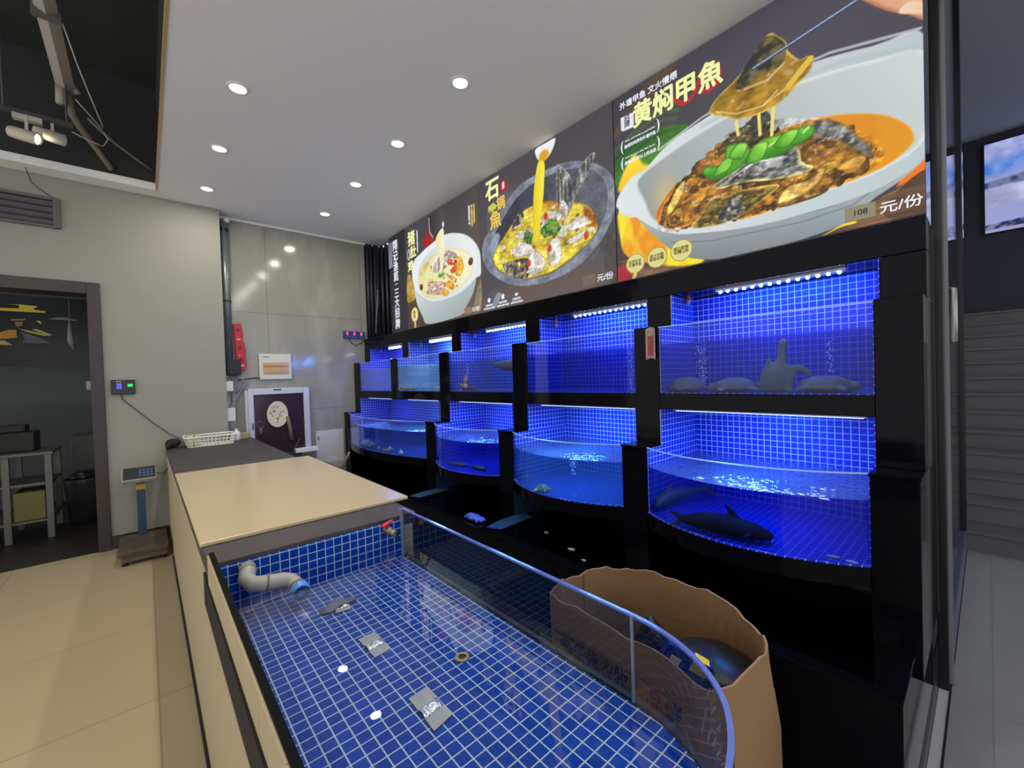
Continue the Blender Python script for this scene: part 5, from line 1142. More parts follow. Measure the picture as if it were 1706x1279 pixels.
m = MB(); m.tube([(0.72, 5.07, 1.41), (0.84, 5.1, 1.425), (0.93, 5.112, 1.43)], 0.006, 8); m.build('black_lead', M_rubber, None, 'black lead running from the cable tangle to the fuse box', 'cable', smooth=True)
for z0, z1, x1, l in ((1.30, 1.40, 0.665, 'white socket box just behind the white wall corner, upper one'), (1.00, 1.13, 0.675, 'white socket box just behind the white wall corner, lower one')):
    m = MB(); m.box(0.603, x1, 5.0, 5.08, z0, z1); m.build('socket_box', M_white, None, l, 'socket', 'socket boxes behind the wall corner', bevel=0.004)
m = MB(); m.box(0.70, 0.775, 5.105, 5.118, 0.83, 1.31); m.build('grey_board', pm('grey_board', (128, 126, 116), 0.6), None, 'narrow grey board on the wall left of the framed dark window', 'board')
# fuse box
t = thing('fuse_box', (1.07, 5.1, 1.405), 'white fuse box with an amber window on the glossy back wall', 'fuse box')
m = MB(); m.box(0.916, 1.228, 5.085, 5.119, 1.408, 1.683); m.build('case', pm('fuse_case', (204, 206, 196), 0.4), t, bevel=0.008)
m = MB(); m.box(0.95, 1.198, 5.081, 5.086, 1.462, 1.592); fw = m.build('window', pm('amber_window', (190, 150, 80), 0.2), t, label='amber window', bevel=0.003)
m = MB(); m.box(0.965, 1.185, 5.079, 5.082, 1.545, 1.553); m.box(0.965, 1.185, 5.079, 5.082, 1.478, 1.482); m.build('window_slots', pm('amber_dark', (120, 84, 40), 0.3), fw)
m = MB(); m.box(0.95, 1.01, 5.0835, 5.0855, 1.645, 1.655); m.build('name_plate', pm('blue_plate', (90, 130, 180), 0.4), t)
# framed dark window on the back wall
t = thing('hatch_window', (1.09, 5.1, 0.56), 'pale aluminium framed dark window low on the back wall behind the counter', 'window')
m = MB(); m.box(0.80, 0.85, 5.07, 5.119, 0.56, 1.315); m.box(1.335, 1.395, 5.07, 5.119, 0.56, 1.315); m.box(0.85, 1.335, 5.07, 5.119, 1.25, 1.315); m.box(0.85, 1.335, 5.07, 5.119, 0.56, 0.60); m.build('frame', M_alu, t, bevel=0.004)
m = MB(); m.box(0.85, 1.335, 5.095, 5.105, 0.60, 1.25); m.build('glass', pm('maroon_glass', (52, 36, 44), 0.14, spec=0.4), t)
m = MB(); m.box(0.775, 0.80, 5.09, 5.119, 0.82, 1.30); m.build('hinge_post', M_alu, t)
m = MB(); m.box(1.035, 1.11, 5.066, 5.071, 1.287, 1.306); m.build('name_plate', pm('grey_plate', (90, 92, 96), 0.4), t)
m = MB(); m.box(0.826, 0.84, 5.062, 5.071, 0.89, 0.955); m.build('latch', pm('dark_latch', (90, 92, 110), 0.4, 0.4), t)
t = thing('speckled_plate', (1.07, 5.09, 0.89), 'pale round plate speckled red, seen in the framed dark window', 'plate')
m = MB(); m.lathe([(0.0, 0.004), (0.07, 0.004), (0.098, 0.012), (0.103, 0.012), (0.085, 0.0), (0.0, -0.001)], (1.07, 5.094, 1.03), (0, -1, 0), 28)
for v_ in m.bm.verts: v_.co.z = 1.03+(v_.co.z-1.03)*1.38
m.build('dish', pm('pale_dish', (206, 200, 176), 0.5), t, smooth=True)
m = MB()
for k in range(16):
    a, r_ = random.uniform(0, 6.28), random.uniform(0.02, 0.085); m.ball((1.07+r_*math.cos(a), 5.088, 1.03+1.3*r_*math.sin(a)), 0.006, 0.002, 0.008, 8, 6)
m.build('specks', pm('red_specks', (140, 60, 56), 0.5), t, kind='stuff')
m = MB(); m.tube([(1.165, 5.075, 1.0), (1.185, 5.07, 0.86), (1.195, 5.068, 0.74)], [0.018, 0.02, 0.022], 12); m.build('tube', pm('brown_tube', (104, 92, 86), 0.5), None, 'brownish tube standing against the framed dark window', 'tube', smooth=True)
m = MB(); m.tube([(0.902+0.03*math.cos(2*math.pi*i/20), 5.085, 0.93+0.034*math.sin(2*math.pi*i/20)) for i in range(21)], 0.009, 8); m.cyl((0.905, 5.085, 0.82), (0.905, 5.085, 0.89), 0.02, 12); m.build('hose_ring', pm('dark_ring', (82, 74, 78), 0.5), None, 'dull ring on a stub in the lower left of the framed dark window', 'ring', smooth=True)
m = MB(); m.box(1.21, 1.44, 4.97, 5.05, 0.60, 0.645); m.build('white_slab', M_white, None, 'white slab below the framed dark window', 'slab', bevel=0.004)
m = MB(); m.box(1.0, 1.30, 5.0, 5.065, 0.60, 0.606); m.tube([(1.22, 5.03, 0.66), (1.27, 5.04, 0.75)], 0.008, 8); m.box(1.02, 1.28, 5.01, 5.06, 0.0, 0.60) ; m.build('tool_stand', pm('dark_stand', (58, 56, 62), 0.5), None, 'dark low stand at the foot of the framed dark window', 'stand')
t = thing('access_panel', (1.70, 5.11, 0.45), 'low pale access panel in the glossy back wall left of the tanks', 'panel')
m = MB(); m.box(1.46, 1.77, 5.108, 5.119, 0.36, 0.80); m.build('leaf', pm('panel_leaf', (200, 199, 192), 0.2), t, bevel=0.003)
m = MB(); m.box(1.475, 1.49, 5.098, 5.109, 0.70, 0.74); m.build('catch', M_steel, t)
# triple controller by the tanks
t = thing('triple_controller', (1.94, 5.1, 1.88), 'blue digital controller with three red readouts on the back wall by the posters', 'controller')
m = MB(); m.box(1.81, 2.067, 5.085, 5.119, 1.883, 1.968); cs = m.build('case', pm('navy_case', (28, 60, 128), 0.4), t, bevel=0.004)
for k in range(3):
    text('28\n25', 0.026, emat('digit_red_bright', (255, 70, 90), 2.5), 'red_digits', cs, facing((0, -1, 0), (1.852+0.085*k, 5.084, 1.938)), bold=0.012, line=0.7)
    m = MB(); m.ball((1.838+0.085*k, 5.084, 1.898), 0.004, 0.003, 0.004, 8, 6); m.ball((1.868+0.085*k, 5.084, 1.898), 0.004, 0.003, 0.004, 8, 6); m.build('buttons', M_white, cs)
m = MB(); m.tube([(1.87, 5.1, 1.885), (1.90, 5.105, 1.83), (1.96, 5.108, 1.80), (2.03, 5.108, 1.83), (2.07, 5.108, 1.875), (2.12, 5.112, 1.875)], 0.004, 6); m.build('cable', M_rubber, t, smooth=True)
# black pipes in the corner
for k, (x, y, r, z0) in enumerate(((2.135, 5.09, 0.018, 1.90), (2.18, 5.10, 0.022, 1.88), (2.225, 5.08, 0.016, 1.90), (2.265, 5.10, 0.024, 1.88), (2.31, 5.06, 0.02, 1.88), (2.33, 4.97, 0.02, 1.88), (2.34, 4.88, 0.018, 1.88))):
    m = MB(); m.cyl((x, y, z0), (x, y, 3.06), r, 12); m.build('corner_pipe', pm('dark_pipe', (44, 44, 56), 0.4), None, 'dark upright pipe in the corner between back wall and character panel', 'pipe', 'dark pipes in the corner', smooth=True)
m = MB(); m.tube([(2.20, 5.06, 1.95), (2.215, 5.055, 2.2), (2.235, 5.05, 2.36), (2.24, 5.05, 2.5)], 0.013, 8); m.build('slanted_hose', pm('grey_hose', (92, 92, 104), 0.5), None, 'grey hose slanting in front of the dark corner pipes', 'hose', smooth=True)

# ------------------------------------------------------------------ dark kitchen seen through the doorway
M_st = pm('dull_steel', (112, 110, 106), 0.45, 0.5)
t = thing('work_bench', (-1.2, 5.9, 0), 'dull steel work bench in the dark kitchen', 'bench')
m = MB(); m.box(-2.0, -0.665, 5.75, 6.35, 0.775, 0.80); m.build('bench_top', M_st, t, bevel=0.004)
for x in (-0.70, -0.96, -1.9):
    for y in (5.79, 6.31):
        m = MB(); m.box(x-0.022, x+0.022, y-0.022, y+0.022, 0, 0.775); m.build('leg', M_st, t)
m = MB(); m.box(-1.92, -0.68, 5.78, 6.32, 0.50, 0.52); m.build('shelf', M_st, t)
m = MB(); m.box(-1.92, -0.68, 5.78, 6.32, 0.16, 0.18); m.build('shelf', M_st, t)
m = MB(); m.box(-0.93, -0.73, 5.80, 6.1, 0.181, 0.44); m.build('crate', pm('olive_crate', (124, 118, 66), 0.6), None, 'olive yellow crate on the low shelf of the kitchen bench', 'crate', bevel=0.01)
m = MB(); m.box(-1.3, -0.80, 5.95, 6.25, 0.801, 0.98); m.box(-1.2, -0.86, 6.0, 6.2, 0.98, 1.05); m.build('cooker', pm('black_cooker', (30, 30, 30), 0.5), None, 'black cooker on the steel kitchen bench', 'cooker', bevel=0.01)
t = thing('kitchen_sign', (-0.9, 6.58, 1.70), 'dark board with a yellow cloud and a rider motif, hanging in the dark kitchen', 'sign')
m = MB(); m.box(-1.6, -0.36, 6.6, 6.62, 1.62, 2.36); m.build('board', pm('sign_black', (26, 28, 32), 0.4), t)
def cut(name, pts, rgb, dy=0.004, sm=False, es=0.0):
    # flat paint on the sign; pts in (x, z) for the plane y = 6.6
    mm = MB(); P = [tuple(p) for p in (smooth_poly(pts, 3) if sm else pts)]
    mm.loft([[(a, y, b) for a, b in P] for y in (6.6-dy-0.002, 6.6-dy)])
    mm.build(name, pm('paint_%d_%d_%d' % rgb, rgb, 0.5), t)
S = lambda px, py: (-1.087+px*(0.362/85.0), 2.28-(py-515)*(0.00563))
cut('cloud', [S(10, 519), S(33, 519), S(33, 525), S(0, 526), S(-20, 528), S(-20, 531), S(76, 531), S(76, 528), S(58, 526), S(56, 523), S(62, 522), S(62, 519), S(34, 518)], (206, 172, 58))
cut('motif_yellow', [S(30, 562), S(55, 567), S(74, 571), S(84, 571), S(84, 574), S(70, 574), S(45, 568)], (206, 186, 70))
cut('motif_orange', [S(-10, 575), S(14, 565), S(27, 565), S(27, 579), S(5, 582), S(-10, 583)], (206, 136, 44))
cut('motif_grey', [S(34, 568), S(46, 572), S(66, 579), S(82, 588), S(36, 589), S(40, 580)], (96, 100, 112))
cut('motif_hat', [S(18, 546), S(42, 544), S(42, 546.5), S(20, 548)], (176, 124, 96)); cut('motif_dot', [S(60, 547), S(64, 546), S(69, 550), S(66, 552)], (190, 190, 96)); cut('motif_face', [S(24, 550), S(38, 549), S(36, 557), S(28, 559)], (150, 112, 92))
cut('motif_foot', [S(-15, 584), S(8, 585), S(20, 593), S(-15, 592)], (196, 180, 110)); cut('outline', [S(52, 563), S(60, 562), S(80, 570), S(83, 573), S(78, 573)], (190, 190, 130), 0.007)
cut('outline', [S(82, 542), S(95, 538), S(118, 538), S(118, 540), S(130, 542), S(130, 543), S(82, 543)], (120, 120, 126))
t = thing('waste_bin', (-0.52, 6.2, 0), 'dark dented bin beside the kitchen bench', 'bin')
m = MB(); m.lathe([(0.13, 0), (0.16, 0.42), (0.165, 0.45), (0.155, 0.45), (0.12, 0.02)], (-0.50, 6.25, 0.0), (0, 0, 1), 20); m.build('bin_body', pm('dark_bin', (60, 58, 60), 0.4), t, smooth=True)
m = MB(); m.ball((-0.50, 6.25, 0.46), 0.13, 0.13, 0.07, 18, 10, jit=0.3, sc=14); m.build('bin_liner', pm('bin_bag', (34, 36, 40), 0.25), t, smooth=True)
m = MB(); m.box(-0.62, -0.36, 6.5, 7.0, 0.0, 0.86); m.build('kitchen_cabinet', pm('dim_cabinet', (84, 84, 82), 0.5), None, 'dim cabinet at the back right of the dark kitchen', 'cabinet', bevel=0.008)
m = MB(); m.tube([(-0.47, 5.25, 1.96), (-0.47, 5.25, 1.86), (-0.465, 5.25, 1.78), (-0.45, 5.25, 1.70)], [0.008, 0.018, 0.024, 0.008], 10); m.cyl((-0.47, 5.25, 1.94), (-0.47, 5.25, 2.90), 0.003, 6); m.build('hanging_ladle', pm('dim_steel', (96, 96, 98), 0.4), None, 'dim hanging ladle just inside the kitchen doorway', 'ladle', smooth=True)
m = MB(); m.box(-0.362, -0.336, 4.90, 4.935, 1.36, 1.43); m.build('strike_plate', pm('tan_plate', (128, 116, 104), 0.5), None, 'tan strike plate on the dark door frame', 'plate')

t = thing('kitchen_fill_lamp', (-1.1, 6.4, 2.8), 'added tube lamp that brightens the dark kitchen, hidden above the door head', 'lamp')  # unseen lamp added to brighten the kitchen and its sign
m = MB(); m.box(-1.5, -0.7, 6.2, 6.24, 2.84, 2.9); m.build('housing', M_white, t)
arealight('kitchen_fill_beam', (-1.1, 6.22, 2.835), (0, 0, -1), 0.8, 0.03, 3.5, (0.9, 1.0, 1.0), t)
for x_, y_ in ((3.4, -1.6), (5.2, -1.6), (5.2, 1.4), (3.4, 1.4)):  # unseen lamps added to lift the dim hall
    t = thing('hall_fill_light', (x_, y_, 4.215), 'unseen light added in the tall hall ceiling to brighten the hall', 'ceiling light', 'added hall fill lights')
    m = MB(); m.lathe([(0.06, 0.013), (0.08, 0.013), (0.078, 0.004), (0.062, 0.001), (0.058, 0.008)], (x_, y_, 4.215), (0, 0, 1), 24, cap=False); m.build('trim_ring', M_white, t, smooth=True)
    m = MB(); m.cyl((x_, y_, 4.222), (x_, y_, 4.228), 0.06, 24); m.build('lens', M_lamp, t)
    arealight('hall_fill_beam', (x_, y_, 4.213), (0, 0, -1), 0.12, 0.12, 3.0, (0.86, 0.92, 1.0), t, 'DISK')
# ------------------------------------------------------------------ hall screens
def screen(y0, y1, z0, z1, label):
    t = thing('wall_screen', (8.15, (y0+y1)/2, z0), label, 'screen', 'bright screens on the far hall wall')
    m = MB(); m.box(8.16, 8.2, y0-0.015, y1+0.015, z0-0.015, z1+0.015); m.build('bezel', M_rubber, t)
    A = Art(y1-y0, z1-z0, 0.009, (150, 156, 206)); w, h = y1-y0, z1-z0
    A.poly([(-0.1, h*0.72), (w*0.3, h*0.78), (w*0.7, h*0.84), (w+0.1, h*0.86), (w+0.1, h+0.1), (-0.1, h+0.1)], (120, 128, 196), (180, 190, 230), ns=5, soft=0.05)
    A.poly([(-0.1, h*0.62), (w*0.4, h*0.72), (w+0.1, h*0.78), (w+0.1, h*0.90), (w*0.5, h*0.84), (-0.1, h*0.80)], (40, 96, 190), (120, 150, 220), ns=5, soft=0.1)
    A.poly([(-0.1, h*0.55), (w*0.2, h*0.60), (w*0.6, h*0.62), (w+0.1, h*0.68), (w+0.1, h*0.55), (-0.1, h*0.50)], (30, 40, 80), (110, 120, 160), ns=16, na=1.6, soft=0.03)
    A.poly([(-0.1, h*0.30), (w+0.1, h*0.36), (w+0.1, h*0.58), (w*0.4, h*0.52), (-0.1, h*0.47)], (150, 150, 190), (198, 198, 232), ns=6, soft=0.05)
    A.poly([(-0.1, h*0.08), (w*0.5, h*0.14), (w+0.1, h*0.16), (w+0.1, h*0.10), (-0.1, h*0.03)], (40, 44, 80), (120, 124, 160), ns=20, na=1.6)
    A.build('screen_picture', 8.158, y1, z0, M_screen, t)
M_screen = printmat('screen_picture', 0.85)
screen(-1.95, 0.012, 2.99, 4.11, 'large bright screen with a blue cloudy skyline at the right edge')
screen(0.20, 1.25, 2.99, 4.11, 'bright blue screen glimpsed between the black partition frames')

# ------------------------------------------------------------------ animals in the tanks
M_turtle = pm('turtle_skin', (146, 136, 120), 0.6, spec=0.2, var=(18, 0.25), rgb2=(112, 106, 92), bump=(50, 0.3))
M_belly = pm('turtle_belly', (214, 206, 190), 0.55, var=(10, 0.3), rgb2=(188, 176, 160))
def turtle(c, rx, ry, rz, yaw, label, mat=M_turtle, head=True, group='soft-shelled turtles in the right upper tank', name='soft_shelled_turtle', remesh=0.0055):
    """turtle lying on its belly: flat oval shell, neck and snout forward (+y of the turtle), four paddles, short tail"""
    m = MB(); R3 = Matrix.Rotation(yaw, 3, 'Z'); c = Vector(c)
    T = lambda p: c+R3 @ Vector(p)
    m.ball(T((0, 0, rz*0.55)), rx, ry, rz*0.62, 24, 14, rot=R3); m.ball(T((0, 0, rz*0.30)), rx*1.08, ry*1.06, rz*0.30, 24, 10, rot=R3)
    m.tube([T((0, ry*0.8, rz*0.40)), T((0, ry*1.02, rz*0.40)), T((0.004, ry*1.15, rz*0.40)), T((0.005, ry*1.27, rz*0.36)), T((0.005, ry*1.34, rz*0.34))], [0.034*rx/0.09, 0.026*rx/0.09, 0.026*rx/0.09, 0.017*rx/0.09, 0.006], 12)
    for sx in (-1, 1):
        m.tube([T((sx*rx*0.7, ry*0.6, rz*0.3)), T((sx*rx*1.12, ry*0.78, rz*0.24)), T((sx*rx*1.32, ry*0.66, rz*0.18))], [(0.024*rx/0.09, 0.012), (0.022*rx/0.09, 0.009), (0.010, 0.005)], 10, up=(0, 0, 1))
        m.tube([T((sx*rx*0.7, -ry*0.6, rz*0.3)), T((sx*rx*1.05, -ry*0.85, rz*0.24)), T((sx*rx*1.2, -ry*1.02, rz*0.18))], [(0.026*rx/0.09, 0.012), (0.024*rx/0.09, 0.009), (0.012, 0.005)], 10, up=(0, 0, 1))
    m.tube([T((0, -ry*0.9, rz*0.35)), T((0, -ry*1.15, rz*0.2))], [0.010, 0.004], 8)
    return m.build(name, mat, None, label, 'turtle', group, smooth=True, remesh=remesh)
turtle((2.06, 1.005, 1.251), 0.075, 0.085, 0.062, math.radians(150), 'pale soft-shelled turtle lying at the left end of the right upper tank')
turtle((2.05, 0.775, 1.251), 0.075, 0.085, 0.055, math.radians(25), 'pale soft-shelled turtle lying flat between the left turtle and the upright one')
turtle((2.07, 0.440, 1.251), 0.072, 0.088, 0.056, math.radians(188), 'pale soft-shelled turtle at the right end of its tank, head pointing right')
# upright turtle, belly towards the room, neck stretched to the surface
m = MB(); c = Vector((2.06, 0.605, 1.312)); R3 = Matrix.Rotation(math.radians(12), 3, 'X') @ Matrix.Rotation(math.radians(-6), 3, 'Y')
m.ball(c, 0.034, 0.066, 0.070, 22, 14, rot=R3); m.ball(c+Vector((-0.010, 0, -0.004)), 0.028, 0.058, 0.062, 20, 12, rot=R3); m.ball(c+Vector((0.0, 0.010, -0.030)), 0.034, 0.074, 0.036, 18, 10)
m.tube([c+Vector((0.0, -0.014, 0.045)), c+Vector((0.0, -0.020, 0.09)), c+Vector((0.005, -0.018, 0.125)), c+Vector((0.012, -0.022, 0.150)), c+Vector((0.022, -0.026, 0.166))], [0.024, 0.018, 0.017, 0.019, 0.008], 14)
m.tube([c+Vector((0, -0.045, 0.030)), c+Vector((-0.005, -0.085, 0.038)), c+Vector((-0.006, -0.11, 0.024)), c+Vector((-0.008, -0.122, 0.004))], [(0.011, 0.020), (0.011, 0.017), (0.010, 0.014), (0.005, 0.008)], 12)
m.tube([c+Vector((0, 0.035, 0.045)), c+Vector((-0.005, 0.030, 0.075)), c+Vector((-0.01, 0.026, 0.088))], [(0.012, 0.016), (0.011, 0.013), (0.006, 0.007)], 10)
for s_ in (-1, 1): m.tube([c+Vector((-0.01, s_*0.035, -0.04)), c+Vector((-0.02, s_*0.055, -0.055)), c+Vector((-0.025, s_*0.066, -0.06))], [(0.012, 0.018), (0.010, 0.014), (0.005, 0.006)], 10)
m.build('soft_shelled_turtle', M_turtle, None, 'soft-shelled turtle standing upright with its neck stretched to the water surface', 'turtle', 'soft-shelled turtles in the right upper tank', smooth=True, remesh=0.005)

def fish(path, radii, mat, label, name='fish', tail=0.06, dorsal=None, cat='fish', group=None, tdir=(0, 0, 1), pect=None, whisk=False):
    """one continuous fish body along path (snout first), forked tail, dorsal and paired fins"""
    m = MB(); P = [Vector(p) for p in path]
    m.tube(P, radii, 18, up=(0, 0, 1))
    d = (P[-1]-P[-2]).normalized(); u = Vector(tdir).normalized()
    for sg in (-1, 1):
        m.tube([P[-1]-d*0.012, P[-1]+d*tail*0.5+u*sg*tail*0.36, P[-1]+d*tail+u*sg*tail*0.62], [(0.004, 0.016), (0.0035, 0.014), (0.002, 0.005)], 8, up=u)
    if dorsal:
        i, hh = dorsal; a = P[i]; b = P[min(i+1, len(P)-1)]; dd = (b-a).normalized(); top = radii[i][1] if isinstance(radii[i], tuple) else radii[i]
        m.tube([a+Vector((0, 0, top*0.7)), a+dd*hh*0.45+Vector((0, 0, top+hh*0.55)), a+dd*hh*0.95+Vector((0, 0, top+hh))], [(0.004, 0.022), (0.003, 0.015), (0.002, 0.004)], 8, up=dd)
    if pect:
        i, L_ = pect; a = P[i]; dd = (P[i+1]-P[i]).normalized(); sd = dd.cross(Vector((0, 0, 1))).normalized(); w_ = radii[i][0] if isinstance(radii[i], tuple) else radii[i]
        for sg in (-1, 1): m.tube([a+sd*sg*w_*0.7, a+sd*sg*(w_+L_*0.5)+dd*L_*0.5+Vector((0, 0, -0.008)), a+sd*sg*(w_+L_*0.7)+dd*L_+Vector((0, 0, -0.012))], [(0.014, 0.004), (0.012, 0.003), (0.004, 0.002)], 8, up=(0, 0, 1))
    return m.build(name, mat, None, label, cat, group, smooth=True, remesh=0.0045)
M_dark = pm('dark_fish_skin', (20, 21, 26), 0.75, spec=0.12, var=(12, 0.25), rgb2=(38, 40, 46))
fish([(1.775, 0.545, 0.704), (1.772, 0.565, 0.712), (1.762, 0.61, 0.720), (1.750, 0.67, 0.726), (1.742, 0.74, 0.728), (1.737, 0.80, 0.724), (1.732, 0.85, 0.718), (1.728, 0.880, 0.714)],
     [(0.014, 0.010), (0.028, 0.020), (0.040, 0.032), (0.046, 0.038), (0.047, 0.040), (0.042, 0.035), (0.028, 0.024), (0.018, 0.020)], M_dark, 'large dark fish lying on the tiled floor of the right lower tank', tail=0.06, dorsal=(3, 0.045), pect=(2, 0.04), tdir=(0.75, 0.35, 0.75))
m = MB(); m.tube([(1.782, 0.556, 0.700), (1.768, 0.548, 0.703), (1.758, 0.545, 0.697)], [0.003, 0.0045, 0.002], 8); m.build('fish_lip', pm('pale_lip', (206, 180, 176), 0.5), [o for o in COL.objects if o.name.startswith('fish') and o.type == 'MESH'][-1], label='pale lip of the fish', smooth=True)
fish([(1.80, 1.045, 0.715), (1.84, 1.045, 0.73), (1.90, 1.035, 0.745), (1.97, 1.01, 0.75), (2.05, 0.98, 0.752), (2.12, 0.95, 0.75)],
     [(0.010, 0.010), (0.024, 0.026), (0.030, 0.034), (0.028, 0.032), (0.018, 0.022), (0.008, 0.012)], pm('dim_fish_skin', (60, 64, 70), 0.5), 'dim grey fish hovering by the left wall of the right lower tank', tail=0.07, dorsal=(2, 0.03))
for (c, a, l, rgb, L_) in (((1.79, 0.365, 0.686), 0.5, 'small pale fish scrap at the right end of the right lower tank', (176, 176, 150), 0.035), ((1.785, 0.312, 0.686), 0.2, 'pale flat scrap against the right front glass of the right lower tank', (196, 200, 200), 0.028)):
    m = MB(); d = Vector((math.sin(a)*0.4, -math.cos(a), 0)); c = Vector(c); m.tube([c+d*L_*0.6, c+d*L_*0.2, c-d*L_*0.3, c-d*L_*0.6], [(0.003, 0.003), (0.009, 0.004), (0.006, 0.004), (0.004, 0.002)], 10, up=(0, 0, 1)); m.build('fish_scrap', pm('scrap_%d' % rgb[2], rgb, 0.5), None, l, 'scrap', smooth=True)
M_young = pm('young_turtle_skin', (176, 160, 120), 0.55, var=(40, 0.2), rgb2=(110, 96, 64)); 
turtle((1.715, 1.715, 0.684), 0.034, 0.040, 0.034, math.radians(200), 'small pale brown turtle near the front glass of its bowed tank', M_young, group=None, name='turtle', remesh=0.004)
M_flat = pm('flatfish_skin', (104, 92, 66), 0.55, var=(30, 0.25), rgb2=(70, 62, 48))
for (c, yaw, l) in (((1.80, 2.70, 0.685), 0.3, 'brown flatfish on the tank floor, left one of the pair'), ((1.83, 2.49, 0.685), -0.2, 'brown flatfish on the tank floor, right one of the pair')):
    d = Vector((math.sin(yaw)*0.5, -math.cos(yaw), 0)).normalized(); c = Vector(c)
    fish([c+d*0.09+Vector((0, 0, 0.007)), c+d*0.07+Vector((0, 0, 0.010)), c+d*0.03+Vector((0, 0, 0.012)), c-d*0.03+Vector((0, 0, 0.012)), c-d*0.075+Vector((0, 0, 0.008)), c-d*0.095+Vector((0, 0, 0.007))], [(0.008, 0.005), (0.024, 0.010), (0.040, 0.012), (0.034, 0.011), (0.012, 0.007), (0.006, 0.005)], M_flat, l, name='flatfish', tail=0.035, tdir=(1, 0, 0.1), group='flatfish in the narrow lower tank')
M_silver = pm('silver_fish_skin', (176, 176, 170), 0.35, var=(20, 0.2), rgb2=(90, 92, 92))
for (c, yaw, l) in (((1.70, 4.15, 0.705), 0.4, 'leftmost of the small silvery fish in the wide dark tank'), ((1.68, 3.90, 0.70), -0.5, 'second from left of the small silvery fish in the wide dark tank'), ((1.69, 3.70, 0.71), 0.3, 'third from left of the small silvery fish in the wide dark tank'), ((1.71, 3.50, 0.70), -0.3, 'rightmost of the small silvery fish in the wide dark tank')):
    d = Vector((math.sin(yaw)*0.8, -math.cos(yaw), 0.15)).normalized(); c = Vector(c)
    fish([c+d*0.08, c+d*0.06, c+d*0.02, c-d*0.03, c-d*0.07], [(0.004, 0.004), (0.010, 0.014), (0.014, 0.022), (0.010, 0.015), (0.004, 0.006)], M_silver, l, tail=0.04, dorsal=(2, 0.02), group='silvery fish in the wide lower tank')
M_orange = pm('orange_fish_skin', (214, 120, 60), 0.4, var=(25, 0.25), rgb2=(240, 200, 160)); M_olive = pm('olive_fish_skin', (84, 78, 62), 0.5, var=(14, 0.25), rgb2=(60, 56, 48))
fish([(2.00, 2.83, 1.37), (2.005, 2.85, 1.36), (2.01, 2.875, 1.345), (2.02, 2.90, 1.325), (2.03, 2.92, 1.31)], [(0.006, 0.006), (0.014, 0.02), (0.017, 0.026), (0.011, 0.017), (0.004, 0.007)], M_orange, 'orange fish hanging head up in the third upper tank, upper of the pair', tail=0.05, dorsal=(2, 0.02), group='orange fish in the third upper tank')
fish([(2.02, 2.86, 1.285), (2.02, 2.88, 1.288), (2.02, 2.905, 1.29), (2.03, 2.93, 1.288), (2.03, 2.95, 1.285)], [(0.006, 0.006), (0.014, 0.02), (0.017, 0.024), (0.011, 0.015), (0.004, 0.007)], M_orange, 'orange fish near the floor of the third upper tank, lower of the pair', tail=0.05, dorsal=(2, 0.02), group='orange fish in the third upper tank')
fish([(2.05, 2.235, 1.43), (2.05, 2.26, 1.432), (2.05, 2.32, 1.437), (2.06, 2.40, 1.44), (2.06, 2.49, 1.445), (2.07, 2.56, 1.45)], [(0.010, 0.012), (0.03, 0.034), (0.042, 0.046), (0.040, 0.042), (0.024, 0.026), (0.008, 0.012)], M_olive, 'big dusky olive fish near the surface at the right of the third upper tank', tail=0.07, dorsal=(2, 0.02))
fish([(2.02, 2.96, 1.27), (2.03, 2.94, 1.272), (2.05, 2.90, 1.272), (2.07, 2.86, 1.27)], [(0.01, 0.010), (0.02, 0.016), (0.022, 0.018), (0.008, 0.008)], M_olive, 'dusky fish resting at the lower left of the third upper tank', tail=0.05)
M_crab = pm('crab_shell', (150, 128, 92), 0.5, var=(30, 0.25), rgb2=(96, 84, 62))
def crab(c, s, label):
    m = MB(); c = Vector(c); m.ball(c+Vector((0, 0, 0.022*s)), 0.035*s, 0.05*s, 0.018*s, 18, 10, jit=0.1)
    for sg in (-1, 1):
        m.tube([c+Vector((-0.02, sg*0.04, 0.02))*s, c+Vector((-0.045, sg*0.06, 0.03))*s, c+Vector((-0.06, sg*0.045, 0.02))*s, c+Vector((-0.07, sg*0.03, 0.02))*s], [0.008*s, 0.009*s, 0.013*s, 0.005*s], 8)
        for k in range(3): m.tube([c+Vector((0.015*(k-1), sg*0.045, 0.02))*s, c+Vector((0.02*(k-1), sg*0.075, 0.032))*s, c+Vector((0.025*(k-1), sg*0.095, 0.004))*s], [0.006*s, 0.005*s, 0.003*s], 7)
    return m.build('crab', M_crab, None, label, 'crab', 'brown crabs in the milky tank', smooth=True, remesh=0.0045)
crab((1.985, 3.86, 1.25), 1.1, 'brown crab at the left end of the milky upper tank'); crab((1.99, 3.72, 1.25), 1.0, 'brown crab in the middle left of the milky upper tank'); crab((2.02, 3.35, 1.25), 0.9, 'brown crab at the right end of the milky upper tank')

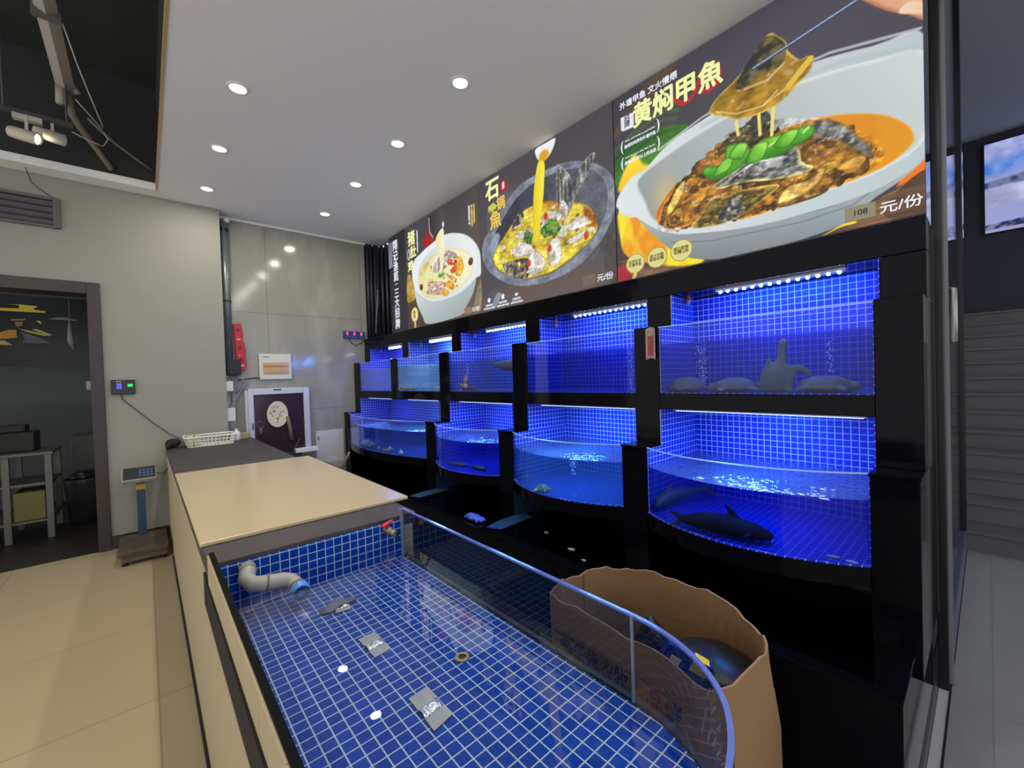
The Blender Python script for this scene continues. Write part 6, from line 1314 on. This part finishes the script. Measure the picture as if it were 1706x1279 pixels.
# rising air bubbles (too many to count): one object per plume
M_bub = pm('bubble', (225, 232, 250), 0.15, spec=0.8)
def plume(x, y, z0, z1, n, w, label, lean=0.0):
    m = MB()
    for k in range(n):
        f_ = random.random(); z = z0+(z1-z0)*f_; ww = w*(0.35+0.65*f_); m.ball((x+random.gauss(0, ww*0.6), y+lean*f_+random.gauss(0, ww), z), random.uniform(0.0012, 0.0032), seg=6, rings=4)
    m.build('air_bubbles', M_bub, None, label, 'bubbles', kind='stuff', smooth=True)
plume(2.12, 0.945, 1.26, 1.48, 170, 0.016, 'bubble plume rising between the two left turtles', 0.02); plume(2.12, 0.43, 1.33, 1.47, 70, 0.010, 'bubble plume rising above the right hand turtle')
plume(2.12, 1.37, 1.26, 1.48, 60, 0.008, 'bubble plume at the right of the clear upper tank'); plume(1.95, 1.68, 0.74, 0.89, 90, 0.02, 'bubbles under the surface of the tank with the small brown turtle'); plume(2.05, 2.90, 1.38, 1.48, 40, 0.012, 'bubbles above the orange fish')
# foam flecks on the water of the right lower tank
m = MB()  # modelled white flecks stand in for glints on the water
for k in range(90):
    u_ = random.random()**1.2; y = 0.36+0.46*u_; x = 1.70+random.gauss(0, 0.010)+0.05*abs(u_-0.5)
    m.ball((x+0.16*random.random()**2.5, y, 0.903), random.uniform(0.0012, 0.003), random.uniform(0.003, 0.012), 0.0012, 6, 4)
m.build('sparkle', M_bub, None, 'line of white foam flecks on the water of the right lower tank', 'sparkle', kind='stuff', smooth=True)
# litter on the basin water
for k, (x, y, r_, l) in enumerate(((1.66, 1.46, 0.014, 'largest'), (1.74, 1.72, 0.010, 'furthest'), (1.60, 1.33, 0.009, 'nearest'))):
    m = MB(); m.ball((x, y, 0.434), r_, r_*1.5, 0.005, 12, 6, jit=0.4, sc=60); m.build('floating_scrap', pm('pale_scrap', (120, 126, 126), 0.6), None, l+' pale scrap floating in the dark trough', 'scrap', 'pale scraps in the dark trough', smooth=True)
# sticker on the pillar, small glints of other things
t = thing('pillar_sticker', (1.92, 1.118, 1.41), 'worn red and beige sticker curling off the black pillar left of the turtles', 'sticker')
m = MB(); m.grid(lambda u, w: (X2-0.003-0.010*u*u, 1.150-0.058*u, 1.415+0.155*w+0.008*math.sin(3*u)), 6, 6); m.build('sticker_paper', pm('beige_paper', (150, 128, 116), 0.7, var=(40, 0.2), rgb2=(120, 96, 88)), t, solid=0.001)
m = MB(); m.grid(lambda u, w: (X2-0.0045-0.010*(0.2+0.6*u)**2, 1.138-0.035*u, 1.435+0.10*w), 6, 6); m.build('red_print', pm('faded_red', (140, 44, 50), 0.6, var=(50, 0.15), rgb2=(90, 50, 56)), t, label='faded red print')
